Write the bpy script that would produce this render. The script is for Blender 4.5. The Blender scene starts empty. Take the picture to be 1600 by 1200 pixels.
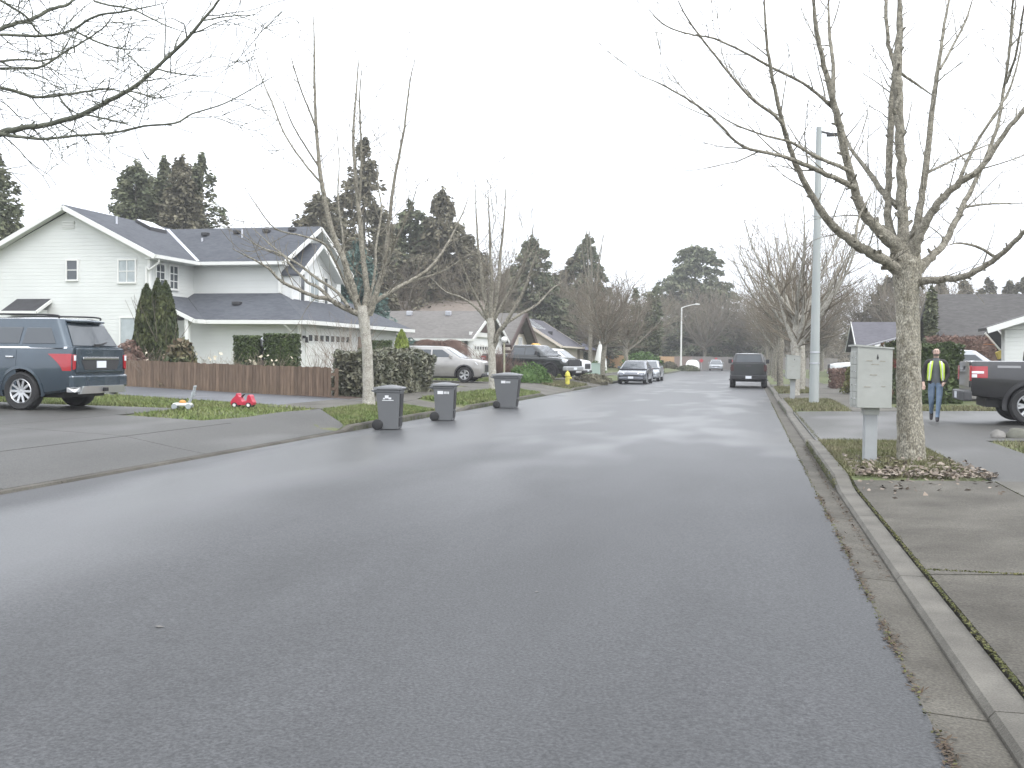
import bpy, bmesh, math, random
import numpy as np
from mathutils import Vector, Matrix, noise as mnoise
R_=math.radians
sc=bpy.context.scene; COL=sc.collection
# ------------------------------------------------------------------ camera
F=1600.0; CH=1.62
YAW=math.atan(370/1600); PITCH=math.atan(43/1600); ROLL=R_(.6)
CM=Matrix.Rotation(YAW,3,'Z')@Matrix.Rotation(math.pi/2-PITCH,3,'X')@Matrix.Rotation(ROLL,3,'Z')
cd=bpy.data.cameras.new('camera'); cam=bpy.data.objects.new('camera',cd); COL.objects.link(cam)
cam.matrix_world=Matrix.Translation((0,0,CH))@CM.to_4x4()
cd.sensor_width=36; cd.lens=36; cd.clip_end=6000; cd.clip_start=.05
sc.camera=cam
# ------------------------------------------------------------------ world, sun, exposure
w=bpy.data.worlds.new('World'); sc.world=w; w.use_nodes=True
nt=w.node_tree; bg=nt.nodes['Background']
sky=nt.nodes.new('ShaderNodeTexSky'); sky.sky_type='NISHITA'; sky.sun_disc=False
sky.sun_elevation=R_(48); sky.sun_rotation=R_(125); sky.air_density=1.0; sky.dust_density=6.0
hs=nt.nodes.new('ShaderNodeHueSaturation'); hs.inputs['Saturation'].default_value=.25
mx=nt.nodes.new('ShaderNodeMixRGB'); mx.inputs[0].default_value=.85; mx.inputs[2].default_value=(13.3,13.8,14.7,1)
nt.links.new(sky.outputs[0],hs.inputs['Color']); nt.links.new(hs.outputs[0],mx.inputs[1]); nt.links.new(mx.outputs[0],bg.inputs['Color'])
bg.inputs['Strength'].default_value=.14
sd=bpy.data.lights.new('sun','SUN'); sun=bpy.data.objects.new('sun',sd); COL.objects.link(sun)
sd.energy=1.1; sd.angle=R_(22); sd.color=(1,.97,.93)
sun.rotation_euler=(R_(42),0,R_(55)); sun.location=(0,-20,40)
sc.view_settings.view_transform='Standard'; sc.view_settings.look='None'
sc.view_settings.exposure=.5; sc.view_settings.gamma=1; sc.view_settings.use_curve_mapping=False
# ------------------------------------------------------------------ helpers
rnd=random.Random(7); NP=np.random.default_rng(11)
def ray(px,py): return CM@Vector(((px-800)/F,(600-py)/F,-1))
def at(px,py,D): return Vector((0,0,CH))+ray(px,py)*D          # a point D metres down the view axis
def lerp(a,b,t): return a+(b-a)*t
def itp(x,pts):
    return float(np.interp(x,[p[0] for p in pts],[p[1] for p in pts]))
# terrain: lots rise gently from the street
LN=[(-3000,1.0),(-60,.62),(-20,.47),(-16,.40),(-12,.37),(-9.8,.33),(-9.0,.22),(-8.2,.12)]
LA=[(-3000,1.0),(-60,.62),(-20,.47),(-16,.40),(-12,.355),(-9.8,.27),(-8.6,.06),(-8.2,.005)]
RN=[(1.29,.115),(3,.13),(6,.20),(12,.30),(60,.45),(3000,1.0)]
RA=[(1.29,.045),(2.2,.09),(3,.12),(6,.20),(12,.30),(60,.45),(3000,1.0)]
LZ=[(5.5,20.2),(27.0,29.6),(41.5,48.6),(54.4,61.5),(76,83),(98,104)]     # dropped kerbs left
RZ=[(-2,13.6),(20.2,31.2),(40,47),(57,64.5)]                    # dropped kerbs right
def dropf(Y,zs):
    f=0
    for a,b in zs: f=max(f,min(1,max(0,(Y-a)/.6+.5))*min(1,max(0,(b-Y)/.6+.5)))
    return f
def gz(X,Y):
    if X<=-8.2:
        f=dropf(Y,LZ); return lerp(itp(X,LN),itp(X,LA),f)
    if X>=1.29:
        f=dropf(Y,RZ); return lerp(itp(X,RN),itp(X,RA),f)
    return 0.0
# materials -----------------------------------------------------------
MATS={}
def M(name,col,rough=.6,metal=0,col2=None,ns=3.0,nd=4,bump=0,bs=30,coat=0,spec=.5,world=False,island=0,contrast=(.35,.65),trans=0,emit=None,objrand=0,stretch=None,detailcol=None):
    if name in MATS: return MATS[name]
    m=bpy.data.materials.new(name); m.use_nodes=True; MATS[name]=m
    n=m.node_tree.nodes; l=m.node_tree.links; b=n['Principled BSDF']
    b.inputs['Roughness'].default_value=rough; b.inputs['Metallic'].default_value=metal
    b.inputs['Coat Weight'].default_value=coat; b.inputs['Specular IOR Level'].default_value=spec
    c4=lambda c:(c[0],c[1],c[2],1)
    b.inputs['Base Color'].default_value=c4(col)
    if world: g=n.new('ShaderNodeNewGeometry'); vec=g.outputs['Position']
    else: g=n.new('ShaderNodeTexCoord'); vec=g.outputs['Object']
    if stretch:
        mp=n.new('ShaderNodeMapping'); mp.inputs['Scale'].default_value=stretch; l.new(vec,mp.inputs[0]); vec=mp.outputs[0]
    out=None
    if col2 is not None:
        t=n.new('ShaderNodeTexNoise'); t.inputs['Scale'].default_value=ns; t.inputs['Detail'].default_value=nd; t.inputs['Roughness'].default_value=.6
        l.new(vec,t.inputs['Vector'])
        r=n.new('ShaderNodeValToRGB'); r.color_ramp.elements[0].position=contrast[0]; r.color_ramp.elements[1].position=contrast[1]
        r.color_ramp.elements[0].color=c4(col); r.color_ramp.elements[1].color=c4(col2)
        l.new(t.outputs['Fac'],r.inputs[0]); out=r.outputs[0]
    if detailcol is not None:      # fine speckle
        t=n.new('ShaderNodeTexNoise'); t.inputs['Scale'].default_value=detailcol[1]; t.inputs['Detail'].default_value=2
        l.new(vec,t.inputs['Vector'])
        r=n.new('ShaderNodeValToRGB'); r.color_ramp.elements[0].position=.35; r.color_ramp.elements[1].position=.7
        r.color_ramp.elements[0].color=(1-detailcol[0],)*3+(1,); r.color_ramp.elements[1].color=(1+detailcol[0]*1.3,)*3+(1,)
        l.new(t.outputs['Fac'],r.inputs[0])
        x=n.new('ShaderNodeMixRGB'); x.blend_type='MULTIPLY'; x.inputs[0].default_value=1
        if out: l.new(out,x.inputs[1])
        else: x.inputs[1].default_value=c4(col)
        l.new(r.outputs[0],x.inputs[2]); out=x.outputs[0]
    if island or objrand:
        if island: gi=n.new('ShaderNodeNewGeometry'); src=gi.outputs['Random Per Island']; a=island
        else: gi=n.new('ShaderNodeObjectInfo'); src=gi.outputs['Random']; a=objrand
        mr=n.new('ShaderNodeMapRange'); mr.inputs[3].default_value=1-a; mr.inputs[4].default_value=1+a
        l.new(src,mr.inputs[0])
        x=n.new('ShaderNodeMixRGB'); x.blend_type='MULTIPLY'; x.inputs[0].default_value=1
        if out: l.new(out,x.inputs[1])
        else: x.inputs[1].default_value=c4(col)
        l.new(mr.outputs[0],x.inputs[2]); out=x.outputs[0]
    if out: l.new(out,b.inputs['Base Color'])
    if bump:
        t=n.new('ShaderNodeTexNoise'); t.inputs['Scale'].default_value=bs; t.inputs['Detail'].default_value=4
        l.new(vec,t.inputs['Vector'])
        bp=n.new('ShaderNodeBump'); bp.inputs['Strength'].default_value=bump; bp.inputs['Distance'].default_value=.02
        l.new(t.outputs['Fac'],bp.inputs['Height']); l.new(bp.outputs[0],b.inputs['Normal'])
    if trans: b.inputs['Transmission Weight'].default_value=trans
    if emit: b.inputs['Emission Color'].default_value=c4(emit[0]); b.inputs['Emission Strength'].default_value=emit[1]
    return m
# objects --------------------------------------------------------------
def tag(o,label=None,cat=None,group=None,kind=None):
    if label: o['label']=label
    if cat: o['category']=cat
    if group: o['group']=group
    if kind: o['kind']=kind
    return o
def thing(name,label,cat,loc=(0,0,0),rz=0,group=None):
    o=bpy.data.objects.new(name,None); o.empty_display_size=.3; COL.objects.link(o)
    o.location=loc; o.rotation_euler=(0,0,rz); return tag(o,label,cat,group)
def setting(name):
    o=bpy.data.objects.new(name,None); COL.objects.link(o); return tag(o,kind='structure')
def link(name,me,mats,parent=None,kind=None,label=None):
    o=bpy.data.objects.new(name,me); COL.objects.link(o)
    if not me.materials:
        for m in (mats if isinstance(mats,(list,tuple)) else [mats]): me.materials.append(m)
    if parent is not None: o.parent=parent
    if kind: o['kind']=kind
    if label: o['label']=label
    return o
def npmesh(name,V,Fq):
    """V (n,3), Fq (m,k) -> mesh, quick"""
    V=np.asarray(V,dtype=np.float32); Fq=np.asarray(Fq,dtype=np.int32)
    me=bpy.data.meshes.new(name); k=Fq.shape[1]; m=len(Fq)
    me.vertices.add(len(V)); me.vertices.foreach_set('co',V.ravel())
    me.loops.add(m*k); me.loops.foreach_set('vertex_index',Fq.ravel())
    me.polygons.add(m); me.polygons.foreach_set('loop_start',np.arange(0,m*k,k,dtype=np.int32))
    me.update(calc_edges=True); return me
class MB:
    def __init__(s,org=(0,0,0)): s.v=[]; s.f=[]; s.mi=[]; s.org=Vector(org); s.cur=0
    def add(s,vs,fs):
        n=len(s.v); s.v+= [tuple(v) for v in vs]; s.f+=[tuple(i+n for i in f) for f in fs]; s.mi+=[s.cur]*len(fs); return s
    def box(s,x0,x1,y0,y1,z0,z1,M4=None):
        vs=[Vector((x,y,z)) for z in (z0,z1) for y in (y0,y1) for x in (x0,x1)]
        if M4 is not None: vs=[M4@v for v in vs]
        return s.add(vs,[(0,2,3,1),(4,5,7,6),(0,1,5,4),(2,6,7,3),(0,4,6,2),(1,3,7,5)])
    def bar(s,p,q,wx,wz,up=(0,0,1)):
        p=Vector(p); q=Vector(q); d=(q-p).normalized(); u=Vector(up); sd_=d.cross(u)
        if sd_.length<1e-4: sd_=d.cross(Vector((1,0,0)))
        sd_.normalize(); u=sd_.cross(d); a=sd_*wx/2; b=u*wz/2
        vs=[c+i*a+j*b for c in (p,q) for j in (-1,1) for i in (-1,1)]
        return s.add(vs,[(0,2,3,1),(4,5,7,6),(0,1,5,4),(2,6,7,3),(0,4,6,2),(1,3,7,5)])
    def prism(s,poly,off):
        """closed planar polygon extruded by vector off"""
        n=len(poly); off=Vector(off); P=[Vector(p) for p in poly]
        nn=Vector((0,0,0))
        for i in range(n): nn+=P[i].cross(P[(i+1)%n])
        if nn.dot(off)>0: P=P[::-1]
        vs=P+[p+off for p in P]
        return s.add(vs,[tuple(range(n)),tuple(range(2*n-1,n-1,-1))]+[(i,i+n,(i+1)%n+n,(i+1)%n) for i in range(n)])
    def tube(s,pts,rad,n=8,jit=0,cap=True,rg=None,squash=None):
        pts=[Vector(p) for p in pts]; k=len(pts)
        if not hasattr(rad,'__len__'): rad=[rad]*k
        u=None; vs=[]
        for i in range(k):
            d=(pts[min(i+1,k-1)]-pts[max(i-1,0)]).normalized()
            if u is None: u=d.orthogonal().normalized()
            u=(u-d*u.dot(d)).normalized(); w_=d.cross(u)
            for j in range(n):
                a=2*math.pi*j/n; r=rad[i]*(1+(rg.uniform(-jit,jit) if jit else 0))
                vs.append(pts[i]+(u*math.cos(a)+w_*math.sin(a))*r)
        fs=[(i*n+j,i*n+(j+1)%n,(i+1)*n+(j+1)%n,(i+1)*n+j) for i in range(k-1) for j in range(n)]
        if cap: fs+=[tuple(range(n-1,-1,-1)),tuple((k-1)*n+j for j in range(n))]
        return s.add(vs,fs)
    def lathe(s,prof,n=16,M4=None):
        vs=[];k=len(prof)
        for r,z in prof:
            for j in range(n):
                a=2*math.pi*j/n; v=Vector((r*math.cos(a),r*math.sin(a),z)); vs.append(M4@v if M4 is not None else v)
        fs=[(i*n+j,i*n+(j+1)%n,(i+1)*n+(j+1)%n,(i+1)*n+j) for i in range(k-1) for j in range(n)]
        if prof[0][0]>1e-5: fs.append(tuple(range(n-1,-1,-1)))
        if prof[-1][0]>1e-5: fs.append(tuple((k-1)*n+j for j in range(n)))
        return s.add(vs,fs)
    def ball(s,c,r,n=10,m=6,sc_=(1,1,1)):
        c=Vector(c); prof=[(max(1e-6,r*math.sin(math.pi*i/m)),-r*math.cos(math.pi*i/m)) for i in range(m+1)]
        M4=Matrix.Translation(c)@Matrix.Diagonal((*sc_,1)); return s.lathe(prof,n,M4)
    def build(s,name,mats,parent=None,smooth=0,bevel=0,kind=None,label=None,seg=2,fix=False):
        o_=s.org; me=bpy.data.meshes.new(name)
        me.from_pydata([(v[0]-o_.x,v[1]-o_.y,v[2]-o_.z) for v in s.v],[],s.f)
        ml=mats if isinstance(mats,(list,tuple)) else [mats]
        for m in ml: me.materials.append(m)
        if len(ml)>1: me.polygons.foreach_set('material_index',s.mi)
        if fix:
            bm=bmesh.new(); bm.from_mesh(me); bmesh.ops.recalc_face_normals(bm,faces=bm.faces); bm.to_mesh(me); bm.free()
        if smooth:
            me.polygons.foreach_set('use_smooth',[True]*len(me.polygons)); me.set_sharp_from_angle(angle=R_(smooth))
        o=link(name,me,ml,parent,kind,label)
        if bevel:
            b=o.modifiers.new('bevel','BEVEL'); b.width=bevel; b.segments=seg; b.limit_method='ANGLE'; b.angle_limit=R_(40)
        return o
def kites(C,A,B,mode='kite'):
    """quads centred C with half axes A (long) and B (wide), all (n,3)"""
    n=len(C)
    if mode=='kite': V=np.stack([C-A,C-A*.1+B,C+A,C-A*.1-B],1)
    else: V=np.stack([C-A-B,C-A+B,C+A+B*.7,C+A-B*.7],1)
    return V.reshape(-1,3),np.arange(n*4).reshape(n,4)
def rdir(n,rg=NP):
    v=rg.normal(size=(n,3)); return v/np.linalg.norm(v,axis=1,keepdims=True)
def perp(A,rg=NP):
    b=np.cross(A,rdir(len(A),rg)); return b/np.linalg.norm(b,axis=1,keepdims=True)
def leaves(name,C,size,mat,parent=None,elong=1.8,flat=0,kind=None,label=None,mode='kite',A=None):
    n=len(C); size=np.broadcast_to(np.asarray(size),(n,))[:,None]*NP.uniform(.7,1.3,(n,1))
    if A is None:
        A=rdir(n); 
        if flat: A[:,2]*=(1-flat); A/=np.linalg.norm(A,axis=1,keepdims=True)
    B=perp(A)
    if flat: B[:,2]*=(1-flat)
    V,Q=kites(np.asarray(C),A*size*elong*.5,B*size*.5,mode)
    return link(name,npmesh(name,V,Q),mat,parent,kind,label)
def segprisms(segs,n=3):
    """(p0,p1,r0,r1) list -> prisms"""
    S=np.array([(*a,*b,r0,r1) for a,b,r0,r1 in segs]); P0=S[:,:3];P1=S[:,3:6]
    d=P1-P0; d/=np.linalg.norm(d,axis=1,keepdims=True)+1e-9
    ref=np.where(np.abs(d[:,2:3])>.9,np.array([[1.,0,0]]),np.array([[0,0,1.]]))
    u=np.cross(d,ref); u/=np.linalg.norm(u,axis=1,keepdims=True); w_=np.cross(d,u)
    vs=[]
    for P,r in ((P0,S[:,6:7]),(P1,S[:,7:8])):
        for j in range(n):
            a=2*math.pi*j/n; vs.append(P+(u*math.cos(a)+w_*math.sin(a))*r)
    V=np.stack(vs,1); N=len(S); base=(np.arange(N)*2*n)[:,None]
    Q=np.concatenate([base+np.array([[j,(j+1)%n,n+(j+1)%n,n+j]]) for j in range(n)],0)
    return V.reshape(-1,3),Q
def twigmesh(name,segs,mat,parent,n=3,kind=None):
    V,Q=segprisms(segs,n); me=npmesh(name,V,Q); me.polygons.foreach_set('use_smooth',[True]*len(me.polygons))
    return link(name,me,mat,parent,kind)
def clone(o,loc,rz=0,scale=None,label=None,group=None):
    """a thing with copies of its parts and sub-parts"""
    c=o.copy(); COL.objects.link(c); c.location=loc; c.rotation_euler=(0,0,rz)
    if scale: c.scale=scale if hasattr(scale,'__len__') else (scale,)*3
    if label: c['label']=label
    if group: c['group']=group
    for k in list(o.children):
        d=k.copy(); COL.objects.link(d); d.parent=c
        for g in list(k.children):
            e=g.copy(); COL.objects.link(e); e.parent=d
    return c
# ------------------------------------------------------------------ materials of the place
m_grass=M('grass_ground',(.075,.11,.03),.9,col2=(.125,.12,.06),ns=1.3,world=True,bump=.6,bs=25,detailcol=(.35,45))
m_blade=M('grass_blade',(.115,.165,.04),.7,col2=(.18,.195,.075),ns=1.7,world=True,island=.35)
m_blade_olive=M('grass_blade_olive',(.11,.125,.045),.75,col2=(.18,.16,.095),ns=2.3,world=True,island=.35)
m_conc=M('concrete',(.072,.067,.056),.8,col2=(.14,.133,.115),ns=1.0,nd=8,world=True,bump=.3,bs=60,detailcol=(.25,80),spec=.3,contrast=(.30,.70))
m_concw=M('concrete_damp',(.050,.045,.036),.8,col2=(.112,.104,.087),ns=1.1,nd=8,world=True,bump=.3,bs=50,detailcol=(.28,70),spec=.3,contrast=(.30,.70))
m_kerb=M('kerb_concrete',(.08,.074,.062),.8,col2=(.145,.136,.116),ns=1.6,nd=6,world=True,bump=.35,bs=70,detailcol=(.2,100))
m_kerbm=M('kerb_mossy',(.06,.075,.02),.9,col2=(.13,.125,.105),ns=5,nd=5,world=True,bump=.5,bs=50,contrast=(.42,.58))
m_mulch=M('mulch',(.05,.032,.022),.95,col2=(.09,.06,.045),ns=6,world=True,bump=.8,bs=40)
m_white=M('white_paint',(.78,.79,.78),.5,col2=(.70,.71,.70),ns=2)
m_twhite=M('trim_white',(.70,.705,.68),.45)
m_glass=M('window_glass',(.055,.065,.075),.08,spec=.6,coat=.3)
m_glassl=M('window_glass_curtained',(.30,.34,.35),.12,spec=.5,coat=.2,col2=(.40,.44,.45),ns=2)
m_black=M('black_plastic',(.02,.02,.022),.55)
m_dark=M('dark_trim',(.035,.035,.038),.5)
m_tyre=M('tyre_rubber',(.022,.022,.023),.8,bump=.2,bs=60)
m_alloy=M('alloy',(.55,.56,.57),.3,metal=.8)
m_chrome=M('chrome',(.75,.76,.78),.18,metal=1)
m_red=M('tail_lamp_red',(.36,.02,.03),.15,coat=.5)
m_clear=M('lamp_clear',(.75,.77,.80),.1,coat=.6)
m_plate=M('plate_white',(.72,.75,.80),.4)
m_bark=M('bark_pale',(.27,.255,.215),.9,col2=(.44,.42,.37),ns=9,nd=7,bump=.9,bs=34,contrast=(.34,.66),detailcol=(.35,60),stretch=(1,1,.8))
m_barkr=M('bark_rough',(.155,.14,.105),.9,col2=(.34,.32,.265),ns=15,nd=8,bump=1.0,bs=30,contrast=(.34,.66),detailcol=(.45,55),stretch=(1,1,.6))
m_limb=M('limb_bark',(.115,.105,.08),.9,col2=(.30,.28,.23),ns=14,nd=7,bump=1.0,bs=38,contrast=(.34,.64),detailcol=(.35,60))
m_limbg=M('limb_bark_green',(.075,.08,.062),.9,col2=(.135,.14,.105),ns=6,nd=5,bump=.6,bs=30)
m_twig=M('twig_bark',(.135,.12,.09),.9,col2=(.20,.18,.14),ns=4)
m_twigb=M('twig_brown',(.165,.14,.105),.95,col2=(.22,.19,.145),ns=.7,world=True)
m_twigr=M('twig_russet',(.17,.105,.085),.95,col2=(.22,.15,.12),ns=2)
m_needle=M('needles',(.085,.105,.058),.85,col2=(.155,.16,.095),ns=.8,island=.4)
m_needlew=M('needles_brownish',(.11,.105,.07),.85,col2=(.175,.16,.11),ns=.6,island=.4)
m_needleb=M('needles_bluish',(.07,.12,.105),.85,col2=(.11,.17,.15),ns=.8,island=.35)
m_arb=M('arborvitae_leaf',(.035,.05,.016),.8,col2=(.075,.085,.028),ns=2,island=.4)
m_hedge=M('hedge_leaf',(.035,.055,.016),.7,col2=(.07,.10,.028),ns=3,island=.4)
m_laurel=M('laurel_leaf',(.085,.095,.060),.5,col2=(.17,.165,.115),ns=2,island=.5,spec=.6)
m_rhodo=M('rhododendron_leaf',(.075,.105,.04),.6,col2=(.14,.085,.055),ns=1.5,island=.4)
m_lime=M('golden_leaf',(.17,.22,.03),.7,col2=(.22,.27,.05),ns=3,island=.3)
m_box=M('boxwood_leaf',(.05,.11,.02),.7,col2=(.09,.16,.035),ns=3,island=.35)
m_wood=M('fence_wood',(.125,.085,.058),.85,col2=(.20,.14,.10),ns=3,stretch=(6,6,.7),objrand=.22,bump=.3,bs=30)
# ------------------------------------------------------------------ asphalt
def asphalt(name,dry=.62,wetband=True,c=(.050,.052,.055)):
    m=bpy.data.materials.new(name); m.use_nodes=True; n=m.node_tree.nodes; l=m.node_tree.links; b=n['Principled BSDF']
    g=n.new('ShaderNodeNewGeometry'); P=g.outputs['Position']
    def noise(scale,detail,vec=P,rough=.6):
        t=n.new('ShaderNodeTexNoise'); t.inputs['Scale'].default_value=scale; t.inputs['Detail'].default_value=detail; t.inputs['Roughness'].default_value=rough
        l.new(vec,t.inputs['Vector']); return t.outputs['Fac']
    def ramp(f,a,b_,ca,cb):
        r=n.new('ShaderNodeValToRGB'); r.color_ramp.elements[0].position=a; r.color_ramp.elements[1].position=b_
        r.color_ramp.elements[0].color=(*ca,1); r.color_ramp.elements[1].color=(*cb,1); l.new(f,r.inputs[0]); return r.outputs[0]
    def mul(a,b_,f=1):
        x=n.new('ShaderNodeMixRGB'); x.blend_type='MULTIPLY'; x.inputs[0].default_value=f; l.new(a,x.inputs[1]); l.new(b_,x.inputs[2]); return x.outputs[0]
    mp=n.new('ShaderNodeMapping'); mp.inputs['Scale'].default_value=(1,.22,1); l.new(P,mp.inputs[0])
    big=noise(.75,5,mp.outputs[0]); fine=noise(52,4,rough=.75); mid=noise(9,4)
    base=ramp(big,.3,.72,tuple(x*.82 for x in c),tuple(x*1.22 for x in c))
    base=mul(base,ramp(fine,.36,.70,(.50,.50,.51),(1.75,1.73,1.7)))
    base=mul(base,ramp(mid,.3,.75,(.88,.88,.88),(1.12,1.12,1.12)))
    l.new(base,b.inputs['Base Color'])
    # wet film: smoother where water still stands (along the left gutter, in patches further on)
    sx=n.new('ShaderNodeSeparateXYZ'); l.new(P,sx.inputs[0])
    def mrange(src,a,b_,c_,d,sm=True):
        r=n.new('ShaderNodeMapRange'); r.interpolation_type='SMOOTHSTEP' if sm else 'LINEAR'
        for i,v in zip((1,2,3,4),(a,b_,c_,d)): r.inputs[i].default_value=v
        l.new(src,r.inputs[0]); return r.outputs[0]
    def math_(op,a,b_):
        r=n.new('ShaderNodeMath'); r.operation=op
        for i,v in ((0,a),(1,b_)):
            if isinstance(v,(int,float)): r.inputs[i].default_value=v
            else: l.new(v,r.inputs[i])
        return r.outputs[0]
    wob=math_('ADD',sx.outputs['X'],math_('MULTIPLY',math_('SUBTRACT',noise(.22,1),.5),2.2))
    band=math_('MULTIPLY',mrange(wob,-8.0,-6.9,0,1),mrange(wob,-6.2,-4.0,1,0))
    mp2=n.new('ShaderNodeMapping'); mp2.inputs['Scale'].default_value=(.45,.16,1); mp2.inputs['Location'].default_value=(3.1,1.7,0); l.new(P,mp2.inputs[0])
    patch=math_('MULTIPLY',mrange(noise(.9,2,mp2.outputs[0]),.47,.68,0,1),mrange(sx.outputs['Y'],9,19,.15,1))
    wet=math_('MAXIMUM',math_('MULTIPLY',band,.85),math_('MULTIPLY',patch,.7)) if wetband else math_('MULTIPLY',patch,.5)
    # the street lies wetter towards its middle length, where it drains less
    wet=math_('MINIMUM',1.0,math_('ADD',wet,math_('MULTIPLY',mrange(math_('ADD',sx.outputs['Y'],math_('MULTIPLY',math_('SUBTRACT',noise(.2,2),.5),9.0)),5,26,0,1),.55))) if wetband else wet
    ro=math_('SUBTRACT',dry,math_('MULTIPLY',wet,dry-.35)); l.new(math_('ADD',.42,math_('MULTIPLY',wet,.6)),b.inputs['Specular IOR Level'])
    ro=math_('ADD',ro,math_('MULTIPLY',math_('SUBTRACT',mid,.5),.05))
    l.new(ro,b.inputs['Roughness'])
    bp=n.new('ShaderNodeBump'); bp.inputs['Distance'].default_value=.006
    l.new(math_('SUBTRACT',.5,math_('MULTIPLY',wet,.46)),bp.inputs['Strength'])
    l.new(fine,bp.inputs['Height']); l.new(bp.outputs[0],b.inputs['Normal'])
    MATS[name]=m; return m
m_asph=asphalt('asphalt_wet'); m_asph2=asphalt('asphalt_drive',.6,False,(.062,.061,.056)); m_path=asphalt('asphalt_path',.5,False,(.075,.08,.09))
# ------------------------------------------------------------------ ground sheet and street
def sheet(name,xs,ys,zf,mat,parent=None,kind=None,skirt=0):
    xs=list(xs);ys=list(ys); V=[(x,y,zf(x,y)) for y in ys for x in xs]; nx=len(xs)
    Q=[(j*nx+i,j*nx+i+1,(j+1)*nx+i+1,(j+1)*nx+i) for j in range(len(ys)-1) for i in range(nx-1)]
    b=MB(); b.add(V,Q)
    if skirt:
        per=[i for i in range(nx)]+[j*nx+nx-1 for j in range(1,len(ys))]+[(len(ys)-1)*nx+i for i in range(nx-2,-1,-1)]+[j*nx for j in range(len(ys)-2,0,-1)]
        n0=len(b.v); b.v+=[(b.v[i][0],b.v[i][1],b.v[i][2]-skirt) for i in per]; k=len(per)
        fs=[(per[i],n0+i,n0+(i+1)%k,per[(i+1)%k]) for i in range(k)]; b.f+=fs; b.mi+=[0]*k
    return b.build(name,mat,parent,smooth=30,kind=kind)
def rng_(a,b,st):
    n=max(1,int(math.ceil((b-a)/st-1e-6))); return [a+(b-a)*i/n for i in range(n+1)]
yy=sorted(set([-300,-60,-20]+rng_(-10,110,.8)+[112,116,120,126,132,140,146,149,152,156,170,220,320,520,900,1500,2600]))
xl=[-2600,-900,-300,-120,-60,-45,-36,-30,-26,-23,-20,-18,-16,-14.5,-13,-12,-11.2,-10.4,-9.8,-9.4,-9.0,-8.7,-8.45,-8.34]
xr=[1.32,1.7,2.2,2.6,3,3.6,4.3,5,6,8,10,12,16,22,30,60,120,300,900,2600]
def gnd(x,y):
    if -8.34<x<1.32:
        return -.12 if y<152 else .18
    return gz(x,y)-.012
sheet('ground',xl+[-8.33,-4,1.30]+xr,yy,gnd,m_grass,kind='structure')
# hills far away
b=MB(); xs=rng_(-2400,2400,60); 
top=[(x,2300,gz(x,900)+48+30*mnoise.noise(Vector((x/300,3,0)))+14*mnoise.noise(Vector((x/90,9,0)))) for x in xs]
V=[(x,2000,0) for x in xs]+top+[(x,2650,0) for x in xs]; n=len(xs)
b.add(V,[(i+k*n,i+1+k*n,i+1+(k+1)*n,i+(k+1)*n) for i in range(n-1) for k in (0,1)])
b.build('hills',M('hill_forest',(.06,.08,.07),.9,col2=(.09,.11,.10),ns=.02,world=True),smooth=60,kind='structure')
def roadz(x,y): return .045*(1-((x+3.7)/4.55)**2)*.6
sheet('road',rng_(-8.2,.82,.7),[-40,-10]+rng_(-4,60,2)+rng_(64,152,6),lambda x,y:roadz(x,y) if -8.1<x<.8 else 0.0,m_asph,kind='structure')
sheet('cross_street',[-90,-40,-8.25,-3,.9,40,90],[143.5,147.0],lambda x,y:.02,m_asph,kind='structure')
# right gutter and kerb
gut=setting('gutter'); kerb=setting('kerb')
for i,y0 in enumerate(rng_(-4,140,3)[:-1]):
    b=MB(); y1=y0+2.985
    b.prism([(.82,y0,.0),(.82,y0,-.1),(1.088,y0,-.1),(1.088,y0,-.018)],(0,y1-y0,0)); b.build('gutter_slab',m_concw,gut)
def kerbrun(x0,x1,xf,zs,ya,yb,parent,step=3.0,mk=None):
    y=ya
    while y<yb-.2:
        y1=min(y+step,yb); b=MB(); ys=rng_(y,y1-.012,.5)
        for i in range(len(ys)-1):
            a,c=ys[i],ys[i+1]; ha=lerp(.125,.03,dropf(a,zs)); hc=lerp(.125,.03,dropf(c,zs))
            s=1 if x1>x0 else -1
            pa=[(x0,a,-.1),(x0,a,ha-.03),(x0+s*.025,a,ha),(x1,a,ha+.003),(x1,a,-.1)]
            pc=[(x0,c,-.1),(x0,c,hc-.03),(x0+s*.025,c,hc),(x1,c,hc+.003),(x1,c,-.1)]
            fs=[(k,k+1,k+6,k+5) for k in range(4)]
            if i==0: fs.append((0,1,2,3,4))
            if i==len(ys)-2: fs.append((5,6,7,8,9))
            b.cur=0; b.add(pa+pc,fs)
            b.mi[-len(fs)]=1 if ha>.08 else 0
        b.build('kerb_stone',[mk or m_kerb,m_kerbm],parent,fix=True); y=y1
kerbrun(1.09,1.285,0,RZ,-4,140,kerb)
kerb2=kerb
kerbrun(-8.2,-8.335,0,LZ,-4,140,kerb,mk=m_concw)
# draped slabs ------------------------------------------------------------
def slab(name,x0,x1,y0,y1,mat,parent,lift=.014,nx=None,tilt=0):
    xs=rng_(x0,x1,.55); ys=rng_(y0,y1,.7); xm=(x0+x1)/2
    return sheet(name,xs,ys,lambda x,y:gz(x,y)+lift+tilt*(x-xm),mat,parent,skirt=.08)
apr=setting('driveway')
# lower right concrete apron, slabs with open joints
for (x0,x1,y0,y1,t) in [(1.315,2.96,3.2,7.93,.0),(1.315,2.96,7.96,13.62,.003),(1.315,2.96,-3,3.17,0),(2.985,4.5,3.2,7.93,.002),(2.985,4.5,7.96,13.62,-.002),(2.985,4.5,-3,3.17,0),(4.53,9,-3,7.93,0),(4.53,9,7.96,13.62,0)]:
    slab('slab',x0,x1,y0,y1,m_concw if x0<2 else m_conc,apr,.016,tilt=t)
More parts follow.
